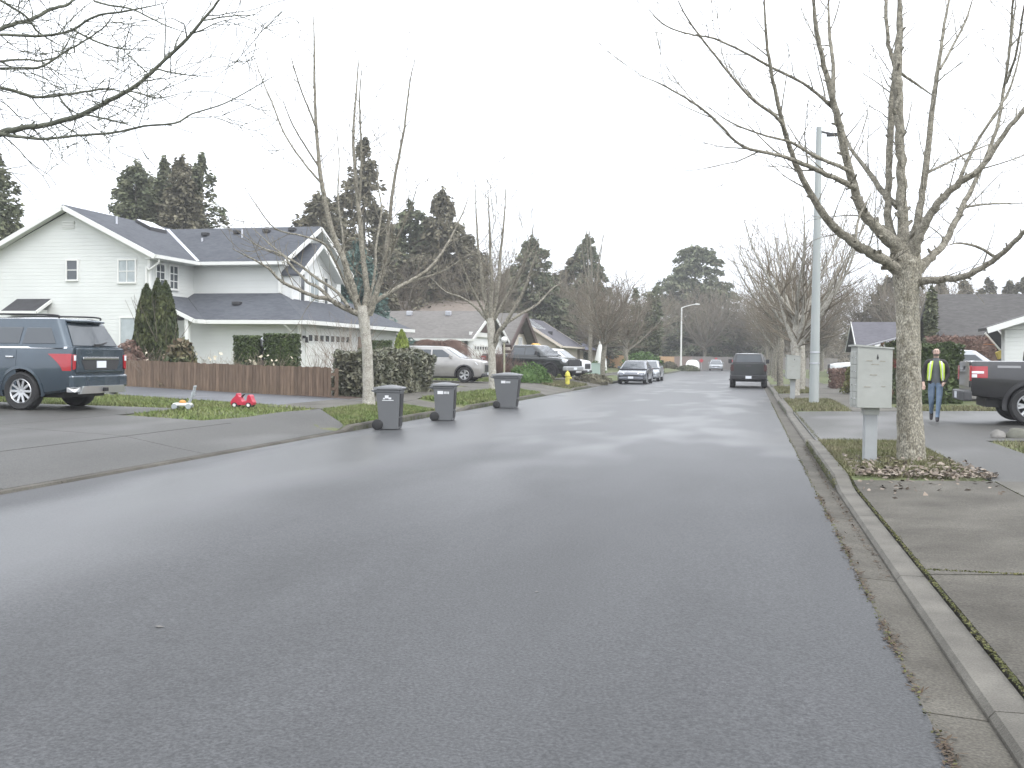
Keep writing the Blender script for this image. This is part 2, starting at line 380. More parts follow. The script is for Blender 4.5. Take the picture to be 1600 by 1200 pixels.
# right side walk (strip X 2.97..4.4) and drive of the dark pickup
wk=setting('sidewalk')
slab('slab',2.97,4.25,13.64,20.24,m_asph2,wk,.012)
for y0 in rng_(31.3,56.8,1.6)[:-1]: slab('slab',2.97,4.4,y0,y0+1.58,m_conc,wk,.012)
for y0 in rng_(64.7,110,3)[:-1]: slab('slab',2.97,4.4,y0,y0+2.97,m_conc,wk,.012)
slab('pickup_drive',1.2905,12.5,20.25,31.15,m_asph2,apr,.010)
slab('second_drive',1.2905,9,40,47,m_conc,apr,.010)
slab('third_drive',1.2905,13,57,64.4,m_conc,apr,.010)
# left: wide apron, concrete strip by the road then asphalt
for x0,x1,m_ in [(-9.75,-8.335,m_asph2),(-12.3,-9.77,m_asph2),(-18,-12.32,m_asph2),(-34,-18.02,m_asph2)]:
    ya=5.6
    for y0,y1 in [(5.6,10.1),(10.12,14.6),(14.62,18.1 if x0>-12.4 else 20.6)]: slab('slab',x0,x1,y0,y1,m_,apr,.013)
# fill between the wide apron and the side path, asphalt
def ribbon(name,A,B,mat,parent=None,lift=.012,n=14,m=5,kind=None):
    A=[Vector((*p,0)) for p in A];B=[Vector((*p,0)) for p in B]
    def samp(P,t):
        t*=len(P)-1; i=min(int(t),len(P)-2); return P[i].lerp(P[i+1],t-i)
    V=[];
    for j in range(m+1):
        for i in range(n+1):
            p=samp(A,i/n).lerp(samp(B,i/n),j/m); V.append((p.x,p.y,gz(p.x,p.y)+lift))
    b=MB(); b.add(V,[(j*(n+1)+i,j*(n+1)+i+1,(j+1)*(n+1)+i+1,(j+1)*(n+1)+i) for j in range(m) for i in range(n)])
    return b.build(name,mat,parent,smooth=40,kind=kind)
ribbon('side_apron',[(-10.4,18.1),(-8.35,18.1)],[(-9.8,22.4),(-8.35,20.3)],m_asph2,apr,.011,6,6)
ribbon('path',[(-30,29.6),(-21.2,30.9),(-11.6,27.9),(-9.75,27.2)],[(-30,29.6-2.2),(-16.8,25.4),(-12.1,23.5),(-9.75,22.5)],m_path,None,.012,24,6,kind='structure')
for y0 in rng_(22.5,41.3,1.55)[:-1]: slab('slab',-11.25,-9.78,y0,y0+1.535,m_conc,wk,.018)
for y0 in rng_(48.7,54.2,1.55)[:-1]+rng_(61.6,75.9,1.6)[:-1]+rng_(83,98,3)[:-1]: slab('slab',-11.25,-9.78,y0,y0+1.53,m_conc,wk,.018)
slab('ramp',-9.76,-8.335,27.1,29.5,m_conc,apr,.012)
slab('house_drive',-18.5,-8.335,41.6,48.5,m_conc,apr,.010)
slab('neighbour_drive',-18.9,-8.335,54.5,61.4,m_conc,apr,.010)
slab('far_drive',-18.9,-8.335,76.1,82.9,m_conc,apr,.010)
# grass: blades --------------------------------------------------------
def inpoly(x,y,P):
    c=False;n=len(P)
    for i in range(n):
        x1,y1=P[i];x2,y2=P[(i+1)%n]
        if (y1>y)!=(y2>y) and x<(x2-x1)*(y-y1)/(y2-y1)+x1: c=not c
    return c
def blades(name,poly,n,h,mat,wid=.012,seed=1,hump=None):
    r=random.Random(seed); xs=[p[0] for p in poly]; ys=[p[1] for p in poly]; P=[]
    while len(P)<n:
        x=r.uniform(min(xs),max(xs)); y=r.uniform(min(ys),max(ys))
        if inpoly(x,y,poly) and mnoise.noise(Vector((x*1.7,y*1.7,4)))>-.35-.4*r.random(): P.append((x,y,gz(x,y)-.012))
    P=np.array(P); H=h*NP.uniform(.5,1.4,(n,1)); L=NP.normal(size=(n,3))*np.array([.5,.5,0])
    up=np.array([[0,0,1.]])+L; a=NP.uniform(0,2*math.pi,n); B=np.stack([np.cos(a),np.sin(a),0*a],1)*wid*NP.uniform(.6,1.4,(n,1))
    V=np.stack([P-B,P+B,P+up*H],1).reshape(-1,3)
    return link(name,npmesh(name,V,np.arange(3*n).reshape(n,3)),mat,None,'stuff')
blades('grass',[(1.3,14.0),(1.3,20.1),(2.95,20.1),(2.95,14.6),(2.6,13.9)],15000,.06,m_blade_olive,.008,2)
blades('grass',[(-8.36,20.4),(-8.36,27.0),(-9.74,27.0),(-9.74,22.4)],14000,.065,m_blade,.014,3)
blades('grass',[(-26,27.6),(-16.8,25.3),(-12.1,23.4),(-9.9,22.4),(-10.1,20.2),(-10.5,18.3),(-12.3,18.4),(-12.4,20.7),(-26,20.8)],26000,.065,m_blade,.016,4)
blades('grass',[(-8.36,29.8),(-8.36,41.4),(-9.76,41.4),(-9.76,29.8)],9000,.09,m_blade,.02,5)
blades('grass',[(-8.36,48.7),(-8.36,54.3),(-9.76,54.3),(-9.76,48.7)],4000,.10,m_blade_olive,.025,6)
blades('grass',[(-11.3,48.7),(-11.3,54.3),(-16,54.3),(-16,48.7)],6000,.10,m_blade,.03,7)
blades('grass',[(-11.3,61.6),(-11.3,75),(-16,75),(-16,61.6)],6000,.11,m_blade,.04,8)
blades('grass',[(1.3,31.4),(1.3,39.8),(2.95,39.8),(2.95,31.4)],7000,.09,m_blade_olive,.02,9)
blades('grass',[(4.3,14),(4.3,20.1),(9,20.1),(9,14)],9000,.07,m_blade_olive,.012,10)
blades('grass',[(4.45,31.3),(4.45,34.0),(12,34.0),(12,31.3)],6000,.09,m_blade_olive,.02,11)
blades('grass',[(1.3,47.2),(1.3,56.8),(2.95,56.8),(2.95,47.2)],4000,.10,m_blade_olive,.03,12)
# leaf litter, moss in the joints, gutter debris ---------------------------
m_lit=M('dead_leaf',(.13,.10,.075),.85,col2=(.25,.215,.18),ns=8,world=True,island=.5)
m_moss=M('moss',(.06,.068,.02),.95,col2=(.11,.105,.04),ns=12,world=True,island=.4)
m_deb=M('needle_debris',(.06,.04,.028),.95,col2=(.10,.075,.05),ns=10,world=True,island=.4)
def scat(name,pts,size,mat,flat=.75,elong=1.5):
    return leaves(name,np.array(pts),size,mat,None,elong,flat,'stuff')
r=random.Random(5)
P=[]
for _ in range(900):
    y=13.86+abs(r.gauss(0,.5))+.18*mnoise.noise(Vector((r.random()*9,1,1))) if r.random()<.75 else r.uniform(14,16.6); x=r.uniform(1.38,3.1)
    P.append((x,y,gz(x,y)+.022+r.random()*.035))
for _ in range(60): x,y=r.uniform(1.35,2.9),r.gauss(13.3,.4); P.append((x,y,gz(x,y)+.024))
scat('leaf_litter',P,.055,m_lit,.55)
P=[]
for i in range(2600):                                  # joint between slab and kerb
    y=3.2+r.random()**1.6*12; P.append((1.30+r.gauss(0,.010),y,gz(1.3,y)+.008+r.random()*.008))
for _ in range(500): P.append((r.uniform(1.3,3.0),7.945+r.gauss(0,.008),gz(2,7.9)+.014+r.random()*.008))
for _ in range(500): y=r.uniform(4,13.6); P.append((2.973+r.gauss(0,.012),y,gz(2.97,y)+.012+r.random()*.01))
for _ in range(1500): y=r.uniform(13.4,20.3); P.append((1.088+r.gauss(0,.012),y,r.random()**2*.11))
for _ in range(1200): y=r.uniform(14,31); P.append((1.295+r.gauss(0,.022),y,.128+r.random()*.012))
for _ in range(1500): y=r.uniform(4.2,40); P.append((.822+r.gauss(0,.012),y,.004+r.random()*.006))
scat('moss',P,.016,m_moss,.6,1.3)
P=[]
for _ in range(2200):
    y=3.6+r.random()**1.3*9; 
    if mnoise.noise(Vector((y*1.5,0,7)))+.1<r.random()*.5-.15: continue
    P.append((.83+r.gauss(0,.022),y,.004+r.random()*.006))
for _ in range(700): y=r.uniform(8,20); P.append((1.03+r.gauss(0,.03),y,-.01+r.random()*.006))
for _ in range(260): y=r.uniform(21,27); P.append((-8.16+r.gauss(0,.04),y,.004+r.random()*.01))
scat('needle_litter',P,.014,m_deb,.8,3)
P=[]
for _ in range(7): x,y=r.uniform(-6,.7),3.5+r.random()**1.5*18; P.append((x,y,roadz(x,y)+.006))
scat('fallen_leaf',P,.036,M('pale_leaf',(.13,.125,.115),.8,island=.4),.93,1.4)
# ------------------------------------------------------------------ bare trees
def grow(r,p,d,L,rad,lvl,segs,P):
    """recursive twig growth; segs gets (p0,p1,r0,r1)"""
    n=max(2,int(L/P['step'][lvl])); st=L/n; p=Vector(p); d=Vector(d).normalized()
    ang=P['ang'][min(lvl,len(P['ang'])-1)]
    for i in range(n):
        t=i/n; r0=max(P['rmin'],rad*(1-t*.85)); r1=max(P['rmin'],rad*(1-(i+1)/n*.85))
        d=(d+Vector((r.gauss(0,1),r.gauss(0,1),r.gauss(0,1)))*P['wob']+Vector((0,0,P['up'])))
        d.normalize(); q=p+d*st; segs.append((tuple(p),tuple(q),r0,r1)); p=q
        if lvl<P['max'] and t>.08 and r.random()<P['dens'][lvl]:
            for _ in range(P['mult'][lvl]):
                a=ang*r.uniform(.7,1.3); ax=d.orthogonal(); ax.rotate(Matrix.Rotation(r.uniform(0,6.283),3,d))
                e=d.copy(); e.rotate(Matrix.Rotation(a,3,ax))
                grow(r,p,e,L*r.uniform(*P['ratio'])*(1-t*.45),r1*.62,lvl+1,segs,P)
        elif P.get('knob') and r.random()<P['knob']:
            e=d.orthogonal(); e.rotate(Matrix.Rotation(r.uniform(0,6.283),3,d)); kr=max(r1*.55,.004)
            segs.append((tuple(p),tuple(p+(e+d*.5)*(r1*1.7+.012)),kr,kr*.7))
def smooth_path(pts,rad,sub=4):
    """Catmull-Rom through points and radii"""
    out=[];ro=[];n=len(pts)
    for i in range(n-1):
        p0,p1,p2,p3=[Vector(pts[max(0,min(n-1,k))]) for k in (i-1,i,i+1,i+2)]
        for j in range(sub):
            t=j/sub; out.append(.5*((2*p1)+(p2-p0)*t+(2*p0-5*p1+4*p2-p3)*t*t+(3*p1-p0-3*p2+p3)*t**3)); ro.append(lerp(rad[i],rad[i+1],t))
    out.append(Vector(pts[-1])); ro.append(rad[-1]); return out,ro
def traced_tree(name,label,base,D0,trunk,limbs,mats,group,P,seed,twig_every=.28,jit=.07,spread=.9,label_trunk=None):
    """trunk / limbs: lists of (px,py,width_px[,depth offset]); twigs grow along every limb"""
    r=random.Random(seed); mt,ml,mw=mats
    root=thing(name,label,'tree',base,0,group); org=Vector(base)
    def W(q,dz): D=D0+dz; return at(q[0],q[1],D),q[2]*.44*D/1600
    pts=[];rad=[]
    for q in trunk:
        p,rr=W(q,q[3] if len(q)>3 else 0); pts.append(p);rad.append(rr)
    pts,rad=smooth_path(pts,rad,6)
    b=MB(org); b.tube(pts,rad,18,jit=jit*.7,rg=r); b.build('trunk',mt,root,smooth=60)
    segs=[]
    for li,(dz,lim) in enumerate(limbs):
        n=len(lim); pp=[];rr=[]
        for i,q in enumerate(lim):
            z0=dz[0] if hasattr(dz,'__len__') else 0; z1=dz[1] if hasattr(dz,'__len__') else dz
            p,w_=W(q,lerp(z0,z1,i/(n-1))); pp.append(p); rr.append(w_*(.4 if i==n-1 else 1))
        pp,rr=smooth_path(pp,rr,5); 
        for i in range(1,len(pp)-1): pp[i]=pp[i]+Vector((r.gauss(0,1),r.gauss(0,1),r.gauss(0,1)))*rr[i]*.12
        b=MB(org); b.tube(pp,rr,9 if rr[0]>.02 else 6,jit=jit,rg=r); b.build('branch',ml,root,smooth=70)
        acc=0
        for i in range(2,len(pp)):
            acc+=(pp[i]-pp[i-1]).length
            e=(pp[i]-pp[i-1]).normalized()
            if r.random()<.4:       # spur buds
                o_=e.orthogonal(); o_.rotate(Matrix.Rotation(r.uniform(0,6.28),3,e)); kr=max(.004,rr[i]*.38)
                q=pp[i]-org; segs.append((tuple(q+o_*rr[i]*.6),tuple(q+(o_+e*.6)*(rr[i]*1.12+.012)),kr,kr*.75))
            while acc>twig_every:
                acc-=twig_every*r.uniform(.7,1.3)
                if r.random()<.75:
                    o_=e.orthogonal(); o_.rotate(Matrix.Rotation(r.uniform(0,6.28),3,e)); d=e*.75+o_*r.uniform(.5,1)*spread+Vector((0,0,.25))
                    grow(r,pp[i]-org,d,r.uniform(*P['tl'])*(1+rr[i]*4),min(rr[i]*.5,P['tr']),0,segs,P)
    twigmesh('twigs',segs,mw,root,4 if D0<20 else 3,'stuff')
    return root
# --- right foreground street tree
PN=dict(step=[.14,.12,.1],ang=[.6,.6],rmin=.0028,wob=.10,up=.05,max=1,dens=[.30,0],mult=[1,1],ratio=(.3,.6),knob=.45,tl=(.35,1.1),tr=.010)
R1=Vector((2.39,16.3,gz(2.39,16.3)-.04))
D1=15.45
trunk=[(1424,734,58),(1424,716,50),(1423,690,47),(1421,640,43),(1420,590,42),(1420,540,41),(1418,490,40),(1417,455,42),(1417,432,48),(1416,412,54),(1413,395,46),(1412,383,32)]
limbs=[(-1.6,[(1412,430,26),(1388,410,21),(1360,395,18),(1330,377,16),(1290,340,14),(1258,287,11),(1237,240,9),(1225,200,8),(1213,150,7),(1203,100,6),(1196,40,4.5),(1194,-30,3.5)]),
((-.9,-2.3),[(1232,222,7),(1218,188,6),(1170,150,5),(1120,90,4),(1075,30,3),(1050,-20,2)]),
((-.7,-2.6),[(1336,294,11),(1318,284,10),(1290,272,9),(1255,256,8),(1225,245,6.5),(1160,228,5),(1120,190,4.5),(1090,165,4),(1040,135,3),(1000,118,2)]),
((-.5,-1.8),[(1330,270,8),(1312,260,7),(1270,242,6),(1235,222,5),(1190,210,3.5),(1140,190,2.5),(1105,165,2)]),
((0,-.9),[(1412,405,30),(1393,376,25),(1368,355,19),(1345,325,17),(1331,280,15),(1319,230,14),(1310,190,13),(1300,150,11),(1285,90,9),(1275,40,8),(1268,-30,7)]),
((-.4,.4),[(1302,152,9),(1302,100,7),(1296,50,6),(1294,-30,5)]),
((-.4,-2),[(1306,174,7),(1290,158,6),(1255,130,5),(1205,105,4.5),(1170,85,4),(1115,60,3.5),(1085,55,3),(1040,40,2.5),(1005,5,1.6)]),
((0,.3),[(1414,400,28),(1412,350,20),(1409,300,17),(1408,250,16),(1405,190,17),(1403,130,18),(1403,85,15),(1406,40,12),(1405,-30,10)]),
((.1,.9),[(1404,400,22),(1388,345,14),(1388,290,12),(1390,230,12),(1393,160,11),(1399,105,9),(1388,70,7),(1384,0,6),(1384,-30,5)]),
((.2,1.4),[(1403,325,10),(1378,297,11),(1352,262,8),(1330,233,6),(1316,200,5),(1306,168,4)]),
((.1,1.5),[(1420,400,20),(1432,350,14),(1441,300,12),(1450,240,11),(1458,160,9),(1468,90,7),(1478,25,5),(1490,-30,4)]),
((.9,1.6),[(1469,108,5),(1495,60,4),(1510,30,4),(1522,-10,3)]),
((.3,1.1),[(1402,110,6),(1415,120,5),(1437,135,4),(1458,150,4)]),
((-.1,-1.2),[(1424,405,24),(1438,365,17),(1455,335,14),(1472,310,13),(1500,285,12),(1530,265,11),(1565,215,9),(1600,170,8),(1645,115,6),(1690,60,4)]),
((-.6,-.2),[(1497,287,7),(1515,245,6),(1540,200,5),(1560,170,4.5),(1577,140,4),(1592,90,3),(1600,30,2)]),
((.8,1.9),[(1449,270,5),(1480,255,4),(1510,240,4),(1560,220,2.5)]),
((0,1.2),[(1432,422,22),(1455,402,14),(1474,382,12),(1490,352,11),(1505,320,10),(1522,288,8),(1545,235,7),(1560,190,6),(1570,130,5),(1580,60,4),(1590,-20,3)]),
((0,-2.0),[(1428,440,20),(1452,438,13),(1480,436,12),(1510,431,11),(1550,408,10),(1580,382,9),(1612,352,8),(1660,320,6),(1720,270,4)]),
((-.9,-1.6),[(1560,404,6),(1530,387,5),(1500,380,3.5),(1478,384,3)]),
((.5,1.6),[(1508,324,4),(1530,320,4),(1560,318,3),(1615,317,2)]),
((1.0,.4),[(1566,150,5),(1576,90,4.5),(1583,0,4),(1585,-20,3)]),
((.9,-.2),[(1572,130,5),(1586,90,4),(1597,30,4),(1604,-20,3)]),
((-1.0,-.4),[(1336,378,6),(1342,340,4),(1352,320,3),(1362,300,2)]),
]
traced_tree('street_tree','bare pale barked tree beside the near cluster mailbox on the leaf strewn strip',R1,D1,trunk,limbs,(m_barkr,m_limb,m_limb),'bare street trees along both kerbs',dict(PN,rmin=.0042,tr=.012,max=2,dens=[.4,.2,0],mult=[1,1,1]),3,twig_every=.27)
# --- left: tree with dark green branches reaching in from off the frame
PU=dict(PN,dens=[.4,.15],max=2,mult=[1,1,1],step=[.12,.1,.09],ratio=(.3,.65),tl=(.3,1.0),tr=.007,up=.0,wob=.16,knob=.6)
DU=12.0
Bp=at(-240,640,DU); Bp.z=gz(Bp.x,Bp.y)-.03
trunk=[(-240,740,66),(-240,690,56),(-238,560,52),(-232,430,50),(-225,330,46),(-215,230,40),(-205,120,34),(-200,0,28),(-195,-140,20)]
limbs=[((0,-1.0),[(-222,330,26),(-150,262,18),(-80,226,14),(0,208,12),(30,201,10),(80,193,9),(130,178,9),(180,152,8),(215,132,7),(250,100,6),(285,68,6),(318,30,5),(342,0,4),(366,-40,3)]),
((-.6,.3),[(-6,208,8),(25,213,6),(70,217,5),(120,212,4.5),(180,207,4),(225,197,4),(275,192,3.5),(300,178,3),(350,162,2.5),(400,135,2),(440,112,1.6)]),
((-.8,-.2),[(132,179,4),(170,187,3),(210,198,3)]),
((.2,1.3),[(-215,235,20),(-120,165,11),(-40,140,7),(0,137,6),(40,148,6),(60,152,5),(100,148,4),(140,142,4),(170,139,3.5),(200,145,3)]),
((1.2,.3),[(92,150,4),(105,168,3.5),(128,181,3)]),
((-.2,-1.6),[(-212,200,20),(-110,95,9),(-40,56,6),(0,54,5),(60,56,5),(110,48,4.5),(150,25,4),(200,17,3.5),(265,3,2)]),
((.2,1),[(-210,180,20),(-110,90,11),(-40,62,8),(10,42,8),(50,30,7),(80,14,6),(110,5,5),(122,-20,4)]),
((0,.8),[(-212,190,14),(-80,112,6),(0,96,4.5),(40,93,3.5),(65,95,3),(95,88,2)]),
((0,-.8),[(-214,210,14),(-90,122,6),(-10,108,4),(30,106,4),(65,104,4),(100,82,3.5),(130,65,3),(165,40,2.5),(182,12,2)]),
((.3,.3),[(110,44,3.5),(140,60,3.5),(165,70,3),(195,77,2.5),(232,75,2)]),
((.5,-.6),[(148,2,4),(170,8,3.5),(205,14,3),(235,28,3),(260,40,2.5),(297,53,1.6)]),
((.2,.9),[(-40,-30,5),(0,0,4.5),(40,25,4),(60,50,3.5),(102,76,2.5)]),
((-.9,-.4),[(245,108,3.5),(290,117,2.5),(337,120,1.6)]),((-.9,-.3),[(203,142,3),(225,148,3),(252,153,2.5),(287,144,1.6)]),((-1,-.5),[(318,32,3),(360,25,2.5),(412,23,1.6)]),
((-1,.2),[(-205,60,18),(-120,-60,12),(-20,-160,8),(60,-240,4)]),((1,2.5),[(-200,20,16),(-260,-120,10),(-300,-220,5)]),((0,2.5),[(-210,160,16),(-300,80,11),(-400,20,6)]),
]
traced_tree('street_tree','bare greenish tree whose mossy branches reach in over the parked SUV',Bp,DU,trunk,limbs,(m_barkr,m_limbg,m_limbg),'bare street trees along both kerbs',dict(PU,rmin=.0042,tr=.009,tl=(.35,1.2)),8,twig_every=.15,spread=1.1)
# --- left street trees
PM=dict(PN,step=[.22,.18,.15],rmin=.005,dens=[.42,.2],max=2,mult=[1,1,1],tl=(.5,1.5),tr=.014,up=.06,wob=.09,knob=.5)
T1=Vector((-9.78,25.2,gz(-9.78,25.2)-.03)); DT1=(CM.transposed()@(T1-Vector((0,0,CH)))).z*-1
trunk=[(576,634,25),(576,622,21),(575,590,19),(574,550,18.5),(571,520,18.5),(569,500,20),(567,488,22),(567,478,16)]
limbs=[((0,.3),[(567,494,15),(558,474,13),(545,430,11.5),(528,385,10),(513,340,9),(505,300,8),(500,265,7.5),(495,210,6),(492,150,5),(491,90,4),(490,20,2.5)]),
((.2,-.8),[(497,207,4),(480,165,3),(467,130,2.5),(452,80,1.8)]),((.2,1.3),[(501,285,4),(475,255,3.5),(445,210,3),(425,160,2.5),(410,125,2),(388,65,1.5)]),((.2,-1.2),[(499,262,3.5),(475,225,3),(455,190,2.5),(440,150,1.5)]),
((0,.8),[(569,492,14),(573,455,10.5),(567,400,9.5),(562,340,8.5),(556,280,7),(552,215,5),(556,150,3.5),(562,78,2)]),((.4,-.4),[(561,322,5),(565,250,4),(562,160,3),(566,100,1.8)]),
((0,-.8),[(577,492,13),(590,450,10),(600,420,8.5),(605,370,7),(612,310,6),(622,250,5),(632,200,4),(640,130,2.5),(652,80,1.5)]),
((0,1.8),[(580,476,9),(620,450,7),(640,440,6.5),(670,420,5.5),(690,395,4.5),(705,370,3.5),(722,335,2.5),(735,300,1.5)]),((-.2,-1.2),[(600,421,5),(620,375,4),(640,330,3),(652,290,2)]),((1,.6),[(640,440,4),(690,425,3),(730,400,2),(760,390,1.4)]),
((0,-1.6),[(563,492,11),(530,477,9),(512,467,8),(490,463,7),(465,452,6),(440,440,5),(420,420,4),(395,405,3),(362,388,2)]),
((-.5,.6),[(522,473,6),(498,450,5.5),(480,440,5),(455,415,4),(440,398,3.5),(405,385,2.5),(370,360,1.6)]),
((-.3,1.6),[(545,480,6),(525,455,5.5),(495,435,5),(470,415,4),(445,400,3.5),(420,380,2.5),(388,350,1.6)]),
((0,-2.2),[(557,478,6),(538,440,5),(522,405,4.5),(505,380,4),(470,368,3),(430,357,2.5),(400,320,2),(378,285,1.4)]),((0,2.2),[(574,480,7),(585,430,5),(588,380,4),(596,330,3),(590,280,2),(596,230,1.4)]),
((0,2.4),[(560,482,6),(540,430,5),(536,370,4),(528,310,3),(530,250,2),(524,190,1.4)])]
traced_tree('street_tree','tall vase shaped bare tree growing behind the first wheelie bin',T1,DT1,trunk,limbs,(m_bark,m_limb,m_twig),'bare street trees along both kerbs',dict(PM,rmin=.0065),12,twig_every=.30)
T2=Vector((-9.7,38.6,gz(-9.7,38.6)-.03)); DT2=(CM.transposed()@(T2-Vector((0,0,CH)))).z*-1
trunk=[(770,615,17),(770,604,14.5),(769,570,13),(768,540,13),(767,512,14),(766,497,13)]
limbs=[((0,.6),[(766,502,10),(757,460,7.5),(752,420,6),(747,385,4),(744,330,2.5),(742,280,1.6)]),((0,-.6),[(766,500,9),(768,440,6.5),(766,400,5),(765,350,3.5),(762,290,2)]),
((0,1),[(768,502,9),(778,450,6),(782,400,5),(788,340,3),(791,280,1.6)]),((0,-.9),[(771,545,9),(778,522,9),(788,508,8),(805,480,6),(820,450,5),(830,420,4),(842,385,2)]),
((0,1.6),[(765,505,6),(745,482,4.5),(722,465,3.5),(695,455,2.5),(670,430,1.6)]),((0,-1.5),[(772,500,7),(798,452,5),(815,420,4),(828,380,2.5),(835,345,1.5)]),
((0,2),[(786,508,6),(815,490,5),(840,475,4),(862,452,2.5),(880,440,1.5)]),((0,-2),[(764,500,6),(742,460,4),(728,430,3),(716,400,2),(705,360,1.5)])]
PT2=dict(PM,rmin=.006,tl=(.6,1.8))
traced_tree('street_tree','bare forked tree behind the wide third wheelie bin',T2,DT2,trunk,limbs,(m_bark,m_limb,m_twig),'bare street trees along both kerbs',dict(PT2,rmin=.008),21,twig_every=.32)
# --- generic bare trees, vase shaped or rounded
def bare_tree(name,label,loc,H,seed,mats,group,fork=.28,nl=9,spread=.45,trunk_r=.16,P=None,lens=(.55,.8),cat='tree'):
    r=random.Random(seed); root=thing(name,label,cat,loc,0,group); mt,mw=mats
    b=MB(); zf=H*fork; pts=[(0,0,-.1),(0,0,.15),(r.gauss(0,.03),r.gauss(0,.03),zf*.5),(r.gauss(0,.05),r.gauss(0,.05),zf),(r.gauss(0,.06),r.gauss(0,.06),zf*1.5)]
    pp,rr=smooth_path(pts,[trunk_r*1.5,trunk_r*1.12,trunk_r,trunk_r*1.05,trunk_r*.5],4); b.tube(pp,rr,10,jit=.08,rg=r); b.build('trunk',mt,root,smooth=60)
    P=P or PM; segs=[]; lim=MB()
    for k in range(nl):
        a=6.283*k/nl+r.uniform(-.3,.3); s=spread*r.uniform(.35,1.25); d=Vector((math.cos(a)*s,math.sin(a)*s,1)).normalized()
        z=zf*r.uniform(.85,1.45); p=Vector((0,0,z)); L=(H-z)*r.uniform(*lens)/max(.55,d.z); n=7; q=[p];ra=[trunk_r*.5]
        dd=Vector((d.x*1.9,d.y*1.9,d.z)).normalized()
        for i in range(n):
            dd=(dd+Vector((r.gauss(0,.07),r.gauss(0,.07),.11))).normalized(); q.append(q[-1]+dd*L/n); ra.append(trunk_r*.5*(1-(i+1)/n)+.012)
        lim.tube(q,ra,6,cap=False)
        for i in range(1,n+1):
            for _ in range(P['per']):
                e=(q[i]-q[i-1]).normalized(); o_=e.orthogonal(); o_.rotate(Matrix.Rotation(r.uniform(0,6.28),3,e))
                grow(r,q[i-1].lerp(q[i],r.random()),e+o_*r.uniform(.3,.95),r.uniform(*P['tl'])*(1.15-i/n*.5),max(ra[i]*.5,P['rmin']),0,segs,P)
    lim.build('branches',mt,root,smooth=60)
    twigmesh('crown',segs,mw,root,3); return root
PG=dict(PM,step=[.35,.3,.3],rmin=.009,dens=[.55,.3,0],max=2,mult=[1,1,1],tl=(1.0,2.6),tr=.02,per=3,knob=0)
gk='bare street trees along both kerbs'
def GL(x,y): return (x,y,gz(x,y))
bare_tree('street_tree','bare multi stemmed street tree just left of the pale utility pole',GL(1.95,45.5),10.4,31,(m_bark,m_twigb),gk,.22,10,.52,.17,PG)
bare_tree('street_tree','bare street tree standing directly behind the utility pole',GL(2.45,51),9.4,32,(m_bark,m_twigb),gk,.24,10,.6,.17,PG)
bare_tree('street_tree','dark trunked bare street tree right of the parked dark pickup',GL(1.75,60.5),9.6,33,(m_limb,m_twigb),gk,.25,9,.55,.17,PG)
t=bare_tree('street_tree','third slim bare street tree past the dark pickup',GL(1.8,72),9.2,34,(m_limb,m_twigb),gk,.25,9,.55,.15,PG)
clone(t,GL(1.9,84),1.1,1.02,'bare street tree fourth beyond the dark pickup, right kerb',gk)
clone(t,GL(1.8,97),2.3,1.0,'bare street tree fifth beyond the dark pickup, right kerb',gk)
clone(t,GL(1.9,113),3.9,1.0,'farthest bare street tree of the right kerb row',gk)
PB=dict(PG,rmin=.012,per=4,tl=(1.0,2.2),ang=[.8,.8])
t942=bare_tree('street_tree','brown twiggy tree on the left kerb beside the silver sedan',GL(-9.15,65.5),7.6,41,(m_limb,m_twigb),gk,.28,11,.75,.15,PB)
bare_tree('tree','slender upright bare tree rising behind the brown kerb tree',GL(-12.2,80),12.5,42,(m_limb,m_twig),'bare garden trees',.3,6,.16,.15,dict(PG,per=3,tl=(.5,1.3)),(.7,1.0))
clone(t942,GL(-9.3,80),2.0,1.0,'brown twiggy tree on left kerb behind the parked cars',gk)
PX=dict(PG,rmin=.02,step=[.6,.5,.5],per=6,tl=(1.8,4.2),knob=0)
bg_=bare_tree('tree','broad brown bare tree behind the brown roofed houses',GL(-27.5,97),13.5,51,(m_limb,m_twigb),'bare trees behind the houses',.22,12,.85,.3,PX)
for x,y,s,rz,lb in [(-31,106,.95,1,'brown bare tree left of the broad one behind the roofs'),(-22,112,.9,2,'brown bare tree rising behind the purple roofed house'),(-25.5,128,1.0,3,'brown bare tree between the far conifers'),(-18.5,126,.85,4.2,'brown bare tree behind the orange boarded fence'),(-13.5,140,.8,5,'low brown bare tree by the far end of street'),(-3.0,160,1.02,2.6,'large bare tree in front of the big end conifer'),(4.5,152,.95,1.7,'brown bare tree behind the grey end fence'),(8.5,128,.8,.5,'brown bare tree beyond the right hand houses'),(12,112,.85,3.3,'brown bare tree beyond the white pickup'),(17,108,.8,4.4,'brown bare tree behind the blue grey roof'),(-9.5,165,.95,.9,'bare tree behind the street lamp')]:
    clone(bg_,GL(x,y),rz,s,lb,'bare trees behind the houses')
for x,y,s,rz,lb in [(-30.5,88,.82,.4,'brown bare tree directly behind the tan roof'),(-24,91,.80,2.4,'brown bare tree behind the white garage gable'),(-19.5,118,.8,5.5,'brown bare tree left of slender upright tree'),(-15,104,.62,1.4,'small brown bare tree beside the bluish roof'),(-12.5,116,.68,3.6,'small brown bare tree behind the silver sedan'),(-6.5,154,.95,4.4,'bare tree right behind the street lamp'),(1.5,156,.9,.2,'bare tree over the covered car'),(6,120,.75,5.1,'brown bare tree past the end of right tree row'),(5.5,96,.7,2.9,'small brown bare tree beyond the second drive'),(14,98,.7,1.1,'bare tree over the blue grey roof')]:
    clone(bg_,GL(x,y),rz,s,lb,'bare trees behind the houses')
